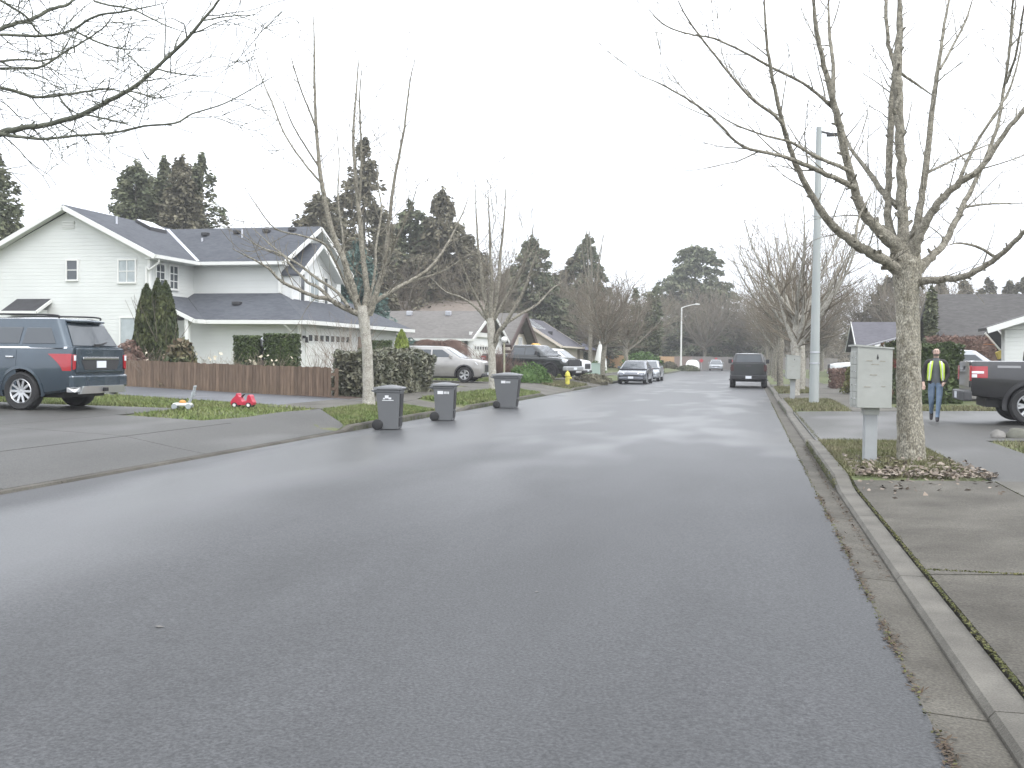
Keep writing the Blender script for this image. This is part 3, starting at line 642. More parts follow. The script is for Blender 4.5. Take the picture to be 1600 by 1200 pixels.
# ------------------------------------------------------------------ conifers
def conifer(name,label,loc,H,R,seed,mat,n=4200,droop=.25,shape=.64,dens_top=1,size=.5,group='conifers behind the houses',z0=.06,sparse=.0):
    root=thing(name,label,'tree',loc,0,group); rg=np.random.default_rng(seed)
    b=MB(); b.tube([(0,0,-.2),(0,0,H*.5),(0,0,H*.97)],[H*.016,H*.010,.03],8); b.build('trunk',m_limb,root,smooth=60)
    nb=max(30,int(H*11)); C=[];A=[]
    zs=z0*H+(H*(1-z0))*np.sort(rg.uniform(0,1,nb))**.9; per=max(8,n//nb)
    for z in zs:
        t=(z-z0*H)/(H*(1-z0)); r=R*((1-t)**shape)*rg.uniform(.55,1.15)*(1+.10*math.sin(z*1.1+seed))+.12
        if rg.random()<sparse: continue
        a=rg.uniform(0,6.283); k=max(4,int(per*(.35+.9*(1-t))))
        s=rg.uniform(.12,1,k)**.7; lat=rg.normal(size=k)*r*.16*(1.15-s)+rg.normal(size=k)*.08
        x=s*r; zz=z-droop*r*s**1.5+rg.normal(size=k)*.22+.10*r*np.maximum(0,s-.75)*4*.3
        C.append(np.stack([x*math.cos(a)-lat*math.sin(a),x*math.sin(a)+lat*math.cos(a),zz],1))
        d=np.stack([np.full(k,math.cos(a)),np.full(k,math.sin(a)),-droop*1.2*s],1)+rg.normal(size=(k,3))*.45; A.append(d/np.linalg.norm(d,axis=1,keepdims=True))
    k=int(H*3); z=rg.uniform(H*.9,H*1.0,k); C.append(np.stack([rg.normal(size=k)*.07,rg.normal(size=k)*.07,z],1)); d=rg.normal(size=(k,3))*.4+np.array([0,0,1.]); A.append(d/np.linalg.norm(d,axis=1,keepdims=True))
    C=np.concatenate(C);A=np.concatenate(A); leaves('crown',C,size*.30,mat,root,2.2,A=A); return root
def XY(px,D): p=at(px,560,D); return (p.x,p.y,gz(p.x,p.y))
def hgt(px,py,D): return at(px,py,D).z-XY(px,D)[2]
def con(px,py,D,R,seed,mat,lb,**k):
    if R>1: R*=2.25; k['n']=int(k.get('n',4200)*4.4)
    return conifer('conifer',lb,XY(px,D),hgt(px,py,D),R,seed,mat,**k)
con(-14,225,58,1.9,61,m_needle,'dark conifer at the far left beside the gable roof',n=5200)
con(212,250,76,2.0,62,m_needle,'pointed conifer leftmost in the clump behind the white house',n=5200,size=.6)
con(257,256,80,1.6,63,m_needle,'second conifer of the clump behind the white house',n=4200,size=.6)
con(283,250,77,2.0,64,m_needlew,'third conifer of the clump, right of the skylight',n=4800,size=.6)
con(314,249,79,1.9,65,m_needle,'rightmost conifer of the clump behind the white house',n=4200,sparse=.2,size=.6)
con(500,308,82,3.0,66,m_needlew,'broad rounded conifer behind the street facing gable',n=5200,shape=.55,size=.7)
con(567,222,88,2.3,67,m_needlew,'tallest narrow conifer seen through the vase shaped tree',n=5200,sparse=.15,size=.7)
con(556,384,66,1.7,68,m_needleb,'small bluish conifer beside the white house gable',n=3500)
con(640,318,98,3.6,69,m_needle,'ragged conifer behind the tan house roof',n=5200,sparse=.3,size=.8)
con(690,304,96,3.4,70,m_needlew,'tall dense conifer behind the brown roofs',n=6000,size=.8)
con(830,376,112,3.4,71,m_needle,'ragged conifer behind the dark brown gable',n=5200,sparse=.2,size=.8)
con(916,370,124,2.4,72,m_needle,'slim pointed conifer left of the slender bare tree',n=4200,sparse=.2,size=.8)
con(900,398,126,3.0,73,m_needlew,'brownish conifer adjoining the slim pointed one',n=5000,shape=.6,size=.8)
con(1085,384,168,6.2,74,m_needle,'big conifer at the end of the street behind the lamp',n=9000,shape=.52,size=1.1,sparse=.08)
con(1052,500,158,4.2,75,m_needle,'low dark evergreen behind the orange boarded fence end',n=5000,shape=.45,size=1.0)
con(1092,490,157,4.4,76,m_needle,'low dark evergreen behind the street lamp',n=5000,shape=.45,size=1.0)
con(1128,505,157,3.6,77,m_needlew,'low evergreen behind the grey end fence',n=4200,shape=.45,size=1.0)
for px,py,sd_,lb in [(992,455,81,'leftmost slim cypress behind the silver sedan'),(1013,460,82,'middle slim cypress behind the silver sedan'),(1024,450,83,'right slim cypress left of the street lamp')]:
    con(px,py,104,.75,sd_,m_needle,lb,n=2200,shape=.35,size=.6,droop=.05,group='slim cypresses')
con(1453,458,53,.30,84,m_needle,'dark slim cypress at the end of the big grey roof',n=2400,shape=.4,droop=.05)
for px,py,D,R,sd_,lb in [(1467,440,128,1.8,85,'conifer tip leftmost above the big grey roof'),(1504,441,130,1.8,86,'second conifer tip above the big grey roof'),(1541,437,127,2.0,87,'third conifer tip above the big grey roof'),(1576,443,129,1.9,88,'fourth conifer tip above the big grey roof'),(1597,438,126,2.0,89,'rightmost conifer tip above the big grey roof'),(1388,436,105,3.0,90,'greenish conifer seen beside the near trunk')]:
    con(px,py,D,R,sd_,m_needlew,lb,n=3000,size=.8)
con(238,285,86,1.9,91,m_needle,'lower conifer filling the clump behind the white house',n=4000,size=.6)
con(298,290,88,2.0,92,m_needlew,'lower brownish conifer between the clump behind white house',n=4000,size=.6)
con(612,375,104,2.8,93,m_needlew,'lower conifer left of ragged one behind the tan roof',n=4200,size=.8,shape=.6)
con(664,345,106,2.8,94,m_needle,'middle conifer between the two behind the tan roof',n=4200,size=.8)
con(728,372,108,3.0,95,m_needlew,'lower conifer right of the dense one behind brown roofs',n=4200,size=.8,shape=.6)
con(800,420,120,2.6,96,m_needlew,'small conifer left of the ragged one by brown gable',n=3600,size=.8,shape=.6)
con(868,430,128,2.6,97,m_needlew,'small brownish conifer right of the ragged one',n=3600,size=.8,shape=.6)
# far wood closing the horizon
r=random.Random(9); C=[]
for px in np.arange(-500,2200,1.1):
    D=r.uniform(190,240); p=XY(px,D); h=(5.5+3.0*mnoise.noise(Vector((px/60,1,0)))+1.5*mnoise.noise(Vector((px/17,5,0))))
    for _ in range(14): C.append((p[0]+r.gauss(0,1),p[1]+r.gauss(0,1),max(0,p[2]+h*r.random()**.7)))
leaves('far_wood',np.array(C),.9,m_needlew,None,1.6,kind='stuff')
C=[]
for px in np.arange(700,1330,1.0):
    D=r.uniform(168,186); p=XY(px,D); h=(7.5+3.0*mnoise.noise(Vector((px/40,8,0)))+1.5*mnoise.noise(Vector((px/11,5,0))))
    for _ in range(20): C.append((p[0]+r.gauss(0,1),p[1]+r.gauss(0,1),max(0,p[2]+h*r.random()**.8)))
leaves('brown_wood',np.array(C),.16,m_twigb,None,10,kind='stuff')
# ------------------------------------------------------------------ houses
def siding(name,col,pitch=.16):
    """painted lap siding: the laps are a bump in z"""
    m=bpy.data.materials.new(name); m.use_nodes=True; n=m.node_tree.nodes; l=m.node_tree.links; b=n['Principled BSDF']
    g=n.new('ShaderNodeNewGeometry'); s=n.new('ShaderNodeSeparateXYZ'); l.new(g.outputs['Position'],s.inputs[0])
    d=n.new('ShaderNodeMath'); d.operation='DIVIDE'; d.inputs[1].default_value=pitch; l.new(s.outputs['Z'],d.inputs[0])
    f=n.new('ShaderNodeMath'); f.operation='FRACT'; l.new(d.outputs[0],f.inputs[0])
    bp=n.new('ShaderNodeBump'); bp.inputs['Strength'].default_value=.75; bp.inputs['Distance'].default_value=.02; bp.invert=True
    l.new(f.outputs[0],bp.inputs['Height']); l.new(bp.outputs[0],b.inputs['Normal'])
    t=n.new('ShaderNodeTexNoise'); t.inputs['Scale'].default_value=.6; t.inputs['Detail'].default_value=5; l.new(g.outputs['Position'],t.inputs['Vector'])
    r=n.new('ShaderNodeValToRGB'); r.color_ramp.elements[0].position=.3; r.color_ramp.elements[1].position=.7
    r.color_ramp.elements[0].color=(*[c*.93 for c in col],1); r.color_ramp.elements[1].color=(*[c*1.03 for c in col],1)
    l.new(t.outputs['Fac'],r.inputs[0]); l.new(r.outputs[0],b.inputs['Base Color']); b.inputs['Roughness'].default_value=.65
    MATS[name]=m; return m
def shingles(name,col,col2):
    m=bpy.data.materials.new(name); m.use_nodes=True; n=m.node_tree.nodes; l=m.node_tree.links; b=n['Principled BSDF']
    g=n.new('ShaderNodeNewGeometry'); mp=n.new('ShaderNodeMapping'); mp.inputs['Scale'].default_value=(3.2,3.2,15); l.new(g.outputs['Position'],mp.inputs[0])
    v=n.new('ShaderNodeTexVoronoi'); v.inputs['Scale'].default_value=1.3; l.new(mp.outputs[0],v.inputs['Vector'])
    t=n.new('ShaderNodeTexNoise'); t.inputs['Scale'].default_value=.5; t.inputs['Detail'].default_value=6; l.new(g.outputs['Position'],t.inputs['Vector'])
    x=n.new('ShaderNodeMixRGB'); x.inputs[0].default_value=.5; l.new(v.outputs['Color'],x.inputs[1]); l.new(t.outputs['Fac'],x.inputs[2])
    bw=n.new('ShaderNodeRGBToBW'); l.new(x.outputs[0],bw.inputs[0])
    r=n.new('ShaderNodeValToRGB'); r.color_ramp.elements[0].position=.3; r.color_ramp.elements[1].position=.7
    r.color_ramp.elements[0].color=(*col,1); r.color_ramp.elements[1].color=(*col2,1); l.new(bw.outputs[0],r.inputs[0]); l.new(r.outputs[0],b.inputs['Base Color'])
    s=n.new('ShaderNodeSeparateXYZ'); l.new(g.outputs['Position'],s.inputs[0])
    d=n.new('ShaderNodeMath'); d.operation='MULTIPLY'; d.inputs[1].default_value=15; l.new(s.outputs['Z'],d.inputs[0])
    f=n.new('ShaderNodeMath'); f.operation='FRACT'; l.new(d.outputs[0],f.inputs[0])
    bp=n.new('ShaderNodeBump'); bp.inputs['Strength'].default_value=.5; bp.inputs['Distance'].default_value=.02; l.new(f.outputs[0],bp.inputs['Height']); l.new(bp.outputs[0],b.inputs['Normal'])
    b.inputs['Roughness'].default_value=.85; MATS[name]=m; return m
m_sid=siding('siding_white',(.605,.62,.60)); m_sidw=siding('siding_bright',(.74,.75,.74))
m_sidt=siding('siding_tan',(.42,.35,.27)); m_sidc=siding('siding_cream',(.62,.56,.48)); m_sidg=siding('siding_grey',(.20,.20,.21))
m_rfs=shingles('shingles_slate',(.052,.057,.069),(.080,.087,.10)); m_rfb=shingles('shingles_brown',(.12,.112,.104),(.168,.158,.147))
m_rft=shingles('shingles_tan',(.17,.142,.118),(.23,.195,.165)); m_rfp=shingles('shingles_purple',(.075,.073,.086),(.108,.105,.12)); m_rfg=shingles('shingles_grey',(.055,.052,.050),(.085,.081,.078))
m_rfblue=shingles('shingles_blue',(.085,.09,.125),(.13,.135,.18))
m_brown=M('barge_brown',(.055,.033,.027),.7,col2=(.075,.045,.036),ns=5)
m_gal=M('flashing',(.55,.56,.60),.35,metal=.6)
def win(root,c,wd,ht,nrm,cols=1,rows=1,glass=None,fr=.07,d=.05,mat=None):
    """window at wall point c; nrm '+x','-x','-y': part window > pane"""
    ax={'+x':(Vector((0,1,0)),Vector((1,0,0))),'-x':(Vector((0,-1,0)),Vector((-1,0,0))),'-y':(Vector((1,0,0)),Vector((0,-1,0)))}[nrm]
    u,n=ax; c=Vector(c); z=Vector((0,0,1)); org=root.location
    def P(a,h,o): return c+u*a+z*h+n*o
    b=MB(org)
    def bx(a0,a1,h0,h1,o0,o1): 
        b.prism([P(a0,h0,o0),P(a1,h0,o0),P(a1,h1,o0),P(a0,h1,o0)],n*(o1-o0))
    W,H=wd/2,ht/2
    bx(-W-fr,W+fr,H,H+fr,0,d); bx(-W-fr,W+fr,-H-fr*1.1,-H,0,d+.02); bx(-W-fr,-W,-H,H,0,d); bx(W,W+fr,-H,H,0,d)
    for i in range(1,cols): bx(-W+wd*i/cols-.018,-W+wd*i/cols+.018,-H,H,.012,d*.7)
    for i in range(1,rows): bx(-W,W,-H+ht*i/rows-.018,-H+ht*i/rows+.018,.014,d*.72)
    o=b.build('window',mat or m_twhite,root,fix=True)
    b=MB(org); b.prism([P(-W,-H,.004),P(W,-H,.004),P(W,H,.004),P(-W,H,.004)],n*.012); b.build('pane',glass or m_glass,o,fix=True)
    return o
def slabroof(b,poly,th=.12):
    b.prism(poly,(0,0,-th))
def gprism(b,poly,off): b.prism(poly,off)
def garage_door(root,x,y0,y1,z0,z1,rows=4,cols=8,mat=None,nrm=1):
    org=root.location; b=MB(org); b.box(min(x,x+nrm*.02),max(x,x+nrm*.02),y0,y1,z0,z1); d=b.build('garage_door',mat or m_twhite,root)
    ph=(z1-z0)/rows; pw=(y1-y0)/cols
    for i in range(rows):
        for j in range(cols):
            a=y0+j*pw; h=z0+i*ph
            b=MB(org); X0=x+nrm*.022; X1=x+nrm*.04
            if i==rows-1:
                b.box(min(X0,X1),max(X0,X1),a+.10,a+pw-.10,h+.14,h+ph-.14); b.build('pane',m_glass,d)
                q=MB(org)
                for (p0,p1,q0,q1) in [(a+.05,a+pw-.05,h+.09,h+.138),(a+.05,a+pw-.05,h+ph-.138,h+ph-.09),(a+.05,a+.098,h+.138,h+ph-.138),(a+pw-.098,a+pw-.05,h+.138,h+ph-.138)]: q.box(min(X0,X1)+.001,max(X0,X1)+.012,p0,p1,q0,q1)
                q.build('panel',mat or m_twhite,d)
            else:
                b.box(min(X0,X1),max(X0,X1),a+.05,a+pw-.05,h+.05,h+ph-.05); b.build('panel',mat or m_twhite,d,bevel=.008,seg=1)
    return d
# ---- the white two storey house -----------------------------------------
zb=.44; h1=thing('house','white two storey house with slate roofs, garage wing and street gable','house',(-23,42,zb)); O=h1.location
b=MB(O); gprism(b,[(-33,39.35,zb-.4),(-25.1,39.35,zb-.4),(-25.1,39.35,5.87),(-29.05,39.35,7.74),(-33,39.35,5.87)],(0,11,0)); b.build('main_wall',m_sid,h1)
b=MB(O); gprism(b,[(-20.8,42.95,2.9),(-20.8,50.1,2.9),(-20.8,50.1,5.87),(-20.8,46.52,7.56),(-20.8,42.95,5.87)],(-5.5,0,0)); b.build('upper_wall',m_sid,h1)
b=MB(O); b.box(-25.09,-18.6,40.3,49.9,zb-.4,3.04); b.box(-22,-18.62,49.9,52.6,2.45,3.03); b.build('garage_wall',m_sid,h1)
# arch piers at the far end of the garage
b=MB(O); 
arc=[(-18.62,49.9,2.6)]; 
for (ya,yb) in [(50.75,51.35),(52.2,52.7)]: b.box(-19.1,-18.62,ya,yb,zb-.3,2.46)
b.box(-19.08,-18.64,49.9,50.2,zb-.3,2.46); b.build('porch_pier',m_sidw,h1)
b=MB(O); b.box(-23.25,-23.08,39.05,39.22,zb-.3,3.12); b.build('porch_post',m_twhite,h1)
# roofs (main ridge along the street, wing ridge towards it)
rf=MB(O); ov=.5
ze=5.92-.06; 
zr=8.0
slabroof(rf,[(-24.6,38.95,5.80),(-24.6,50.6,5.80),(-29.05,50.6,zr),(-29.05,38.95,zr)],.14)
slabroof(rf,[(-29.05,38.95,zr),(-29.05,50.6,zr),(-33.5,50.6,5.80),(-33.5,38.95,5.80)],.14)
rf.build('main_roof',m_rfs,h1)
rf=MB(O); zr2=7.84
slabroof(rf,[(-27.9,42.5,5.815),(-20.35,42.5,5.815),(-20.35,46.52,zr2),(-28.8,46.52,zr2)],.135)
slabroof(rf,[(-28.8,46.52,zr2),(-20.35,46.52,zr2),(-20.35,50.55,5.815),(-27.9,50.55,5.815)],.135)
rf.build('wing_roof',m_rfs,h1)
b=MB(O); b.bar((-24.62,42.52,5.83),(-28.6,46.45,7.82),.20,.03,(0,0,1)); b.build('valley_flashing',m_gal,h1)
rf=MB(O)
slabroof(rf,[(-25.09,39.0,4.16),(-22.75,39.0,3.08),(-22.75,39.75,3.08),(-25.09,42.40,4.16)],.11)
slabroof(rf,[(-22.75,39.75,3.08),(-18.12,39.75,3.08),(-20.8,42.94,4.38),(-25.08,42.94,4.38),(-25.08,42.42,4.17)],.11)
slabroof(rf,[(-18.12,39.75,3.08),(-18.12,53.7,3.08),(-20.8,51.4,4.38),(-20.8,42.94,4.38)],.11)
slabroof(rf,[(-18.12,53.7,3.08),(-25,53.7,3.08),(-24,51.4,4.38),(-20.8,51.4,4.38)],.11)
rf.build('lower_roof',m_rfs,h1)
# bay gable on the street front
b=MB(O); gprism(b,[(-20.3,43.15,3.55),(-20.3,48.1,3.55),(-20.3,48.1,5.3),(-20.3,45.6,6.75),(-20.3,43.15,5.3)],(-.6,0,0)); b.build('bay_wall',m_sidw,h1)
rf=MB(O)
slabroof(rf,[(-19.85,43.0,5.26),(-19.85,45.6,6.92),(-20.79,45.6,6.92),(-20.79,43.0,5.26)],.1); slabroof(rf,[(-19.85,45.6,6.92),(-19.85,48.25,5.26),(-20.79,48.25,5.26),(-20.79,45.6,6.92)],.1)
rf.build('bay_roof',m_rfs,h1)
# barge boards, fascia, gutters
def edge(name,segs,wx,wz,mat=m_twhite,root=None):
    root=root or h1; b=MB(root.location)
    for p,q in segs: b.bar(p,q,wx,wz)
    return b.build(name,mat,root)
edge('barge_board',[((-29.05,38.93,zr-.13),(-24.58,38.93,5.68)),((-29.05,38.93,zr-.13),(-33.52,38.93,5.68))],.05,.2)
edge('barge_board',[((-20.32,46.52,zr2-.13),(-20.32,42.45,5.70)),((-20.32,46.52,zr2-.13),(-20.32,50.6,5.70))],.05,.2)
edge('barge_board',[((-19.82,45.6,6.80),(-19.82,42.95,5.12)),((-19.82,45.6,6.80),(-19.82,48.3,5.12))],.05,.17)
edge('barge_board',[((-25.05,38.97,4.02),(-22.7,38.97,2.95))],.05,.16)
edge('gutter',[((-24.52,38.95,5.70),(-24.52,42.5,5.70))],.14,.15); edge('gutter',[((-24.6,42.44,5.71),(-20.36,42.44,5.71))],.14,.15)
edge('gutter',[((-22.7,39.66,2.96),(-18.0,39.66,2.96)),((-18.02,39.75,2.962),(-18.02,53.8,2.962)),((-22.66,39.0,2.964),(-22.66,39.6,2.964))],.15,.17)
for sgn in (-1,): # soffits
    b=MB(O); b.box(-25.1,-24.6,39.0,42.5,5.60,5.635); b.box(-24.6,-20.36,42.5,42.95,5.60,5.636); b.box(-22.7,-18.1,39.75,40.3,2.90,2.93); b.box(-18.6,-18.1,40.31,53.6,2.90,2.931); b.build('soffit',m_sid,h1)
edge('corner_board',[((-25.08,39.33,zb-.2),(-25.08,39.33,5.8)),],.12,.12); edge('corner_board',[((-18.58,40.28,zb-.2),(-18.58,40.28,2.95))],.13,.13); edge('corner_board',[((-20.78,42.93,4.4),(-20.78,42.93,5.7)),((-20.28,43.13,3.9),(-20.28,43.13,5.2)),((-20.28,48.12,3.9),(-20.28,48.12,5.2))],.11,.11)
b=MB(O); pp,rr=smooth_path([(-24.55,39.2,5.6),(-24.6,39.22,5.45),(-25.0,39.2,5.15),(-25.16,39.2,4.95),(-25.16,39.2,zb+.1)],[.045]*5,4); b.tube(pp,rr,8); b.build('downspout',m_twhite,h1,smooth=60)
b=MB(O); b.tube([(-19.0,39.66,2.9),(-18.9,39.85,2.7),(-18.75,40.2,2.45),(-18.72,40.2,zb)],[.045]*4,8); b.build('downspout',m_twhite,h1,smooth=60)
# boarded undersides of the gable overhangs
def under(P):
    b=MB(O); b.prism(P,(0,0,-.02)); b.build('gable_soffit',m_sid,h1,fix=True)
for sx in (1,-1):
    xa_=-29.05+sx*4.40; under([(-29.05,38.96,zr-.17),(xa_,38.96,5.655),(xa_,39.345,5.655),(-29.05,39.345,zr-.17)])
for ye in (42.55,50.5): under([(-20.79,46.52,zr2-.165),(-20.79,ye,5.67),(-20.37,ye,5.67),(-20.37,46.52,zr2-.165)])
for ye in (43.05,48.2): under([(-20.29,45.6,6.79),(-20.29,ye,5.16),(-19.87,ye,5.16),(-19.87,45.6,6.79)])
# windows
win(h1,(-28.86,39.35,4.85+.34),.50,.82,'-y',1,2); win(h1,(-26.17,39.35,5.12),.78,.92,'-y',2,2,m_glassl)
win(h1,(-26.05,39.35,2.35),.85,1.5,'-y',1,1,m_glassl); win(h1,(-29.0,39.35,2.6),.7,.95,'-y',1,2)
win(h1,(-25.1,40.15,4.98),.62,.98,'+x',2,3,fr=.08); win(h1,(-25.1,41.22,4.98),.62,.98,'+x',2,3,fr=.08)
win(h1,(-20.3,44.25,4.72),.42,1.25,'+x',1,1); win(h1,(-20.3,45.6,4.72),.95,1.3,'+x',2,1,m_glassl); win(h1,(-20.3,46.95,4.72),.42,1.25,'+x',1,1); win(h1,(-20.8,49.2,4.75),.5,.9,'+x',1,1)
garage_door(h1,-18.6,41.05,45.9,zb,2.6)
b=MB(O); 
for (p0,p1,q0,q1) in [(40.9,46.05,2.6,2.78),(40.9,41.04,zb,2.6),(45.91,46.05,zb,2.6)]: b.box(-18.6,-18.55,p0,p1,q0,q1)
b.build('door_casing',m_twhite,h1)
b=MB(O); b.box(-18.6,-18.53,47.0,48.0,zb,2.5); b.build('door',M('door_brown',(.16,.11,.085),.6,col2=(.2,.14,.11),ns=4),h1)
b=MB(O); b.box(-18.58,-18.48,40.58,40.74,2.30,2.42); b.tube([(-18.42,40.66,2.12),(-18.42,40.66,2.36)],[.08,.05],8); b.build('wall_lamp',m_black,h1)
# side bay with a little roof
b=MB(O); b.box(-31.4,-30.1,38.65,39.34,zb-.3,3.45); b.build('side_bay_wall',m_sid,h1)
rf=MB(O); slabroof(rf,[(-31.65,38.35,3.38),(-29.92,38.35,3.38),(-29.92,39.34,3.94),(-31.65,39.34,3.94)],.07); rf.build('side_bay_roof',M('felt_dark',(.03,.03,.033),.85,col2=(.045,.045,.05),ns=3),h1)
edge('side_bay_fascia',[((-31.68,38.32,3.30),(-29.89,38.32,3.30)),((-29.89,38.33,3.30),(-29.89,39.34,3.86))],.05,.13)
# skylight and roof vents
b=MB(O); sl=(zr-5.8)/4.45
def onmain(x,y,o=0): return (x,y,5.8+sl*(-24.6-x)+o)
b.prism([onmain(-28.75,43.9),onmain(-27.95,43.9),onmain(-27.95,45.3),onmain(-28.75,45.3)],(0,0,.16)); s_=b.build('skylight',m_dark,h1,fix=True)
b=MB(O); b.prism([onmain(-28.7,43.95,.165),onmain(-28.0,43.95,.165),onmain(-28.0,45.25,.165),onmain(-28.7,45.25,.165)],(0,0,.03)); b.build('pane',m_clear,s_,fix=True)
sw=(zr2-5.815)/4.02
for x,y in [(-26.0,45.6),(-24.4,45.8),(-22.9,45.9),(-21.6,46.0)]:
    z=5.815+sw*(y-42.5); b=MB(O); b.box(x-.16,x+.16,y-.2,y+.12,z-.02,z+.15); b.build('roof_vent',m_dark,h1,bevel=.03)
b=MB(O); z=5.815+sw*(45.3-42.5); b.tube([(-23.9,45.3,z-.1),(-23.9,45.3,z+.38)],.045,8); z=5.815+sw*(44.9-42.5); b.tube([(-25.8,44.9,z-.1),(-25.8,44.9,z+.15)],.05,8); b.build('vent_pipe',m_gal,h1)
b=MB(O); z=3.08+.408*(41.5-39.75); b.box(-22.3,-21.95,41.3,41.65,z-.02,z+.13); b.build('roof_vent',m_dark,h1,bevel=.03)
b=MB(O); p=onmain(-27.8,41); b.tube([p,(p[0],p[1],p[2]+.35)],.05,8); b.build('vent_pipe',m_gal,h1)
b=MB(O); 
for k in range(5): b.box(-29.35,-28.75,39.30,39.345,7.0+k*.07,7.04+k*.07)
b.build('gable_vent',m_twhite,h1)
# ---- generic one storey house, ridge along x or y --------------------------
def plain_house(name,label,x0,x1,y0,y1,ez,rz_,axis,wall,roof,trim,ov=.45,th=.14,zb=None,gable=None,group='houses along the street'):
    cx,cy=(x0+x1)/2,(y0+y1)/2; zb=gz(cx,cy) if zb is None else zb
    h=thing(name,label,'house',(cx,cy,zb),0,group); O=h.location; b=MB(O)
    if axis=='x': gprism(b,[(x0,y0,zb-.5),(x0,y1,zb-.5),(x0,y1,ez),(x0,cy,rz_-.16),(x0,y0,ez)],(x1-x0,0,0))
    else: gprism(b,[(x0,y0,zb-.5),(x1,y0,zb-.5),(x1,y0,ez),(cx,y0,rz_-.16),(x0,y0,ez)],(0,y1-y0,0))
    b.build('wall',wall,h,fix=True)
    b=MB(O); tb=MB(O); half=(y1-y0)/2 if axis=='x' else (x1-x0)/2; s=(rz_-ez)/half; el=ez-s*ov
    if axis=='x':
        for sg,ye in ((-1,y0-ov),(1,y1+ov)):
            slabroof(b,[(x0-ov,ye,el),(x1+ov,ye,el),(x1+ov,cy,rz_),(x0-ov,cy,rz_)],th)
            tb.bar((x0-ov,ye+sg*.05,el-.08),(x1+ov,ye+sg*.05,el-.08),.12,.15)
            for xe in (x0-ov-.02,x1+ov+.02): tb.bar((xe,cy,rz_-.1),(xe,ye,el-.1),.05,.24)
    else:
        for sg,xe in ((-1,x0-ov),(1,x1+ov)):
            slabroof(b,[(xe,y0-ov,el),(xe,y1+ov,el),(cx,y1+ov,rz_),(cx,y0-ov,rz_)],th)
            tb.bar((xe+sg*.05,y0-ov,el-.08),(xe+sg*.05,y1+ov,el-.08),.12,.15)
            for ye in (y0-ov-.02,y1+ov+.02): tb.bar((cx,ye,rz_-.1),(xe,ye,el-.1),.05,.24)
    b.build('roof',roof,h,fix=True); tb.build('barge_board',trim,h,fix=True); return h
# house two: brown roof, white garage gable
h2=plain_house('house','low house with grey brown roof and white garage gable behind the tan vehicle',-33,-18.9,68,78,3.0,4.95,'x',m_sidg,m_rfb,m_twhite,.5)
b=MB(h2.location); b.box(-18.9,-18.86,68.02,77.98,.2,2.98); b.build('garage_front',m_sidw,h2)
garage_door(h2,-18.85,69.4,75.2,.45,2.45,4,8)
b=MB(h2.location); b.prism([(-18.85,69.6,3.35),(-18.85,76.4,3.35),(-18.85,73,4.55)],(.05,0,0)); b.build('gable_panel',m_brown,h2,fix=True)
b=MB(h2.location); b.box(-18.85,-18.7,68.2,77.8,2.98,3.3); b.build('beam',m_twhite,h2)
b=MB(h2.location); b.box(-19.3,-19.1,67.75,67.9,.3,2.7); b.build('downspout',m_twhite,h2)
for x in (-27,-24.5,-21.5):
    b=MB(h2.location); b.box(x-.2,x+.2,71.9,72.3,4.55,4.9); b.build('roof_vent',m_gal,h2,bevel=.04)
win(h2,(-24,68,2.0),1.4,1.1,'-y',2,1)
# tan roofed house behind
h2b=plain_house('house','tan house with pale brown roof peeking over the grey brown one',-36.5,-23,84,94,5.0,6.6,'x',m_sidt,m_rft,m_brown,.6)
h2c=plain_house('house','tan gable end house partly hidden behind the first street tree',-40,-30.5,76,83,4.6,6.7,'y',m_sidt,m_rft,m_brown,.5)
# brown barge gable house
h3=plain_house('house','house with steep dark brown barge boards and white front',-30,-19,79.3,87.8,2.9,5.25,'x',m_sidc,m_rfb,m_brown,.7)
b=MB(h3.location); b.prism([(-19,80.6,3.55),(-19,86.5,3.55),(-19,83.55,4.95)],(.06,0,0)); b.build('gable_panel',m_brown,h3,fix=True)
b=MB(h3.location); b.bar((-18.2,83.55,5.15),(-18.2,89.0,2.35),.12,.42); b.bar((-18.2,83.55,5.15),(-18.2,78.2,2.35),.12,.42); b.build('barge_board',m_brown,h3)
win(h3,(-18.98,82.2,2.75),1.3,.9,'+x',2,1,m_clear); win(h3,(-18.98,84.9,2.75),1.3,.9,'+x',2,1,m_clear); win(h3,(-18.98,83.2,1.3),2.4,1.1,'+x',2,1,m_clear)
b=MB(h3.location); b.box(-18.99,-18.9,79.4,87.7,1.9,2.12); b.box(-18.99,-18.91,85.9,86.1,.5,1.9); b.build('beam',m_brown,h3)
# house with purple grey roof and skylight
h4=plain_house('house','cream house with purple grey roof, bright skylight and raking eave',-24.8,-17.2,92.5,104,3.0,5.35,'y',m_sidc,m_rfp,m_sidc,.6)
O4=h4.location; b=MB(O4); s4=(5.35-3.0)/3.8
def on4(x,y,o): return (x,y,5.35-s4*(x+21)+o)
b.prism([on4(-20.7,92.4,.02),on4(-19.2,92.4,.02),on4(-19.2,97,.02),on4(-20.7,97,.02)],(0,0,.09)); b.build('skylight',m_clear,h4,fix=True)
b=MB(O4); z=on4(-18.5,96,0)[2]; b.box(-18.7,-18.3,95.8,96.2,z-.1,z+.25); b.build('roof_vent',m_dark,h4)
win(h4,(-20.5,92.5,1.9),1.4,1.1,'-y',2,1)
h5=plain_house('house','tan house with bluish roof beyond the cream one',-26,-17.6,108,122,2.75,5.0,'y',m_sidt,m_rfblue,m_brown,.6)
win(h5,(-17.58,111,1.7),1.6,1.1,'+x',2,1); win(h5,(-17.58,116,1.7),1.0,1.9,'+x',1,1,m_glassl)
h5b=plain_house('house','low tan house nearest the far fence on the left',-26,-17.6,127,138,2.75,4.8,'y',m_sidt,m_rft,m_brown,.6)
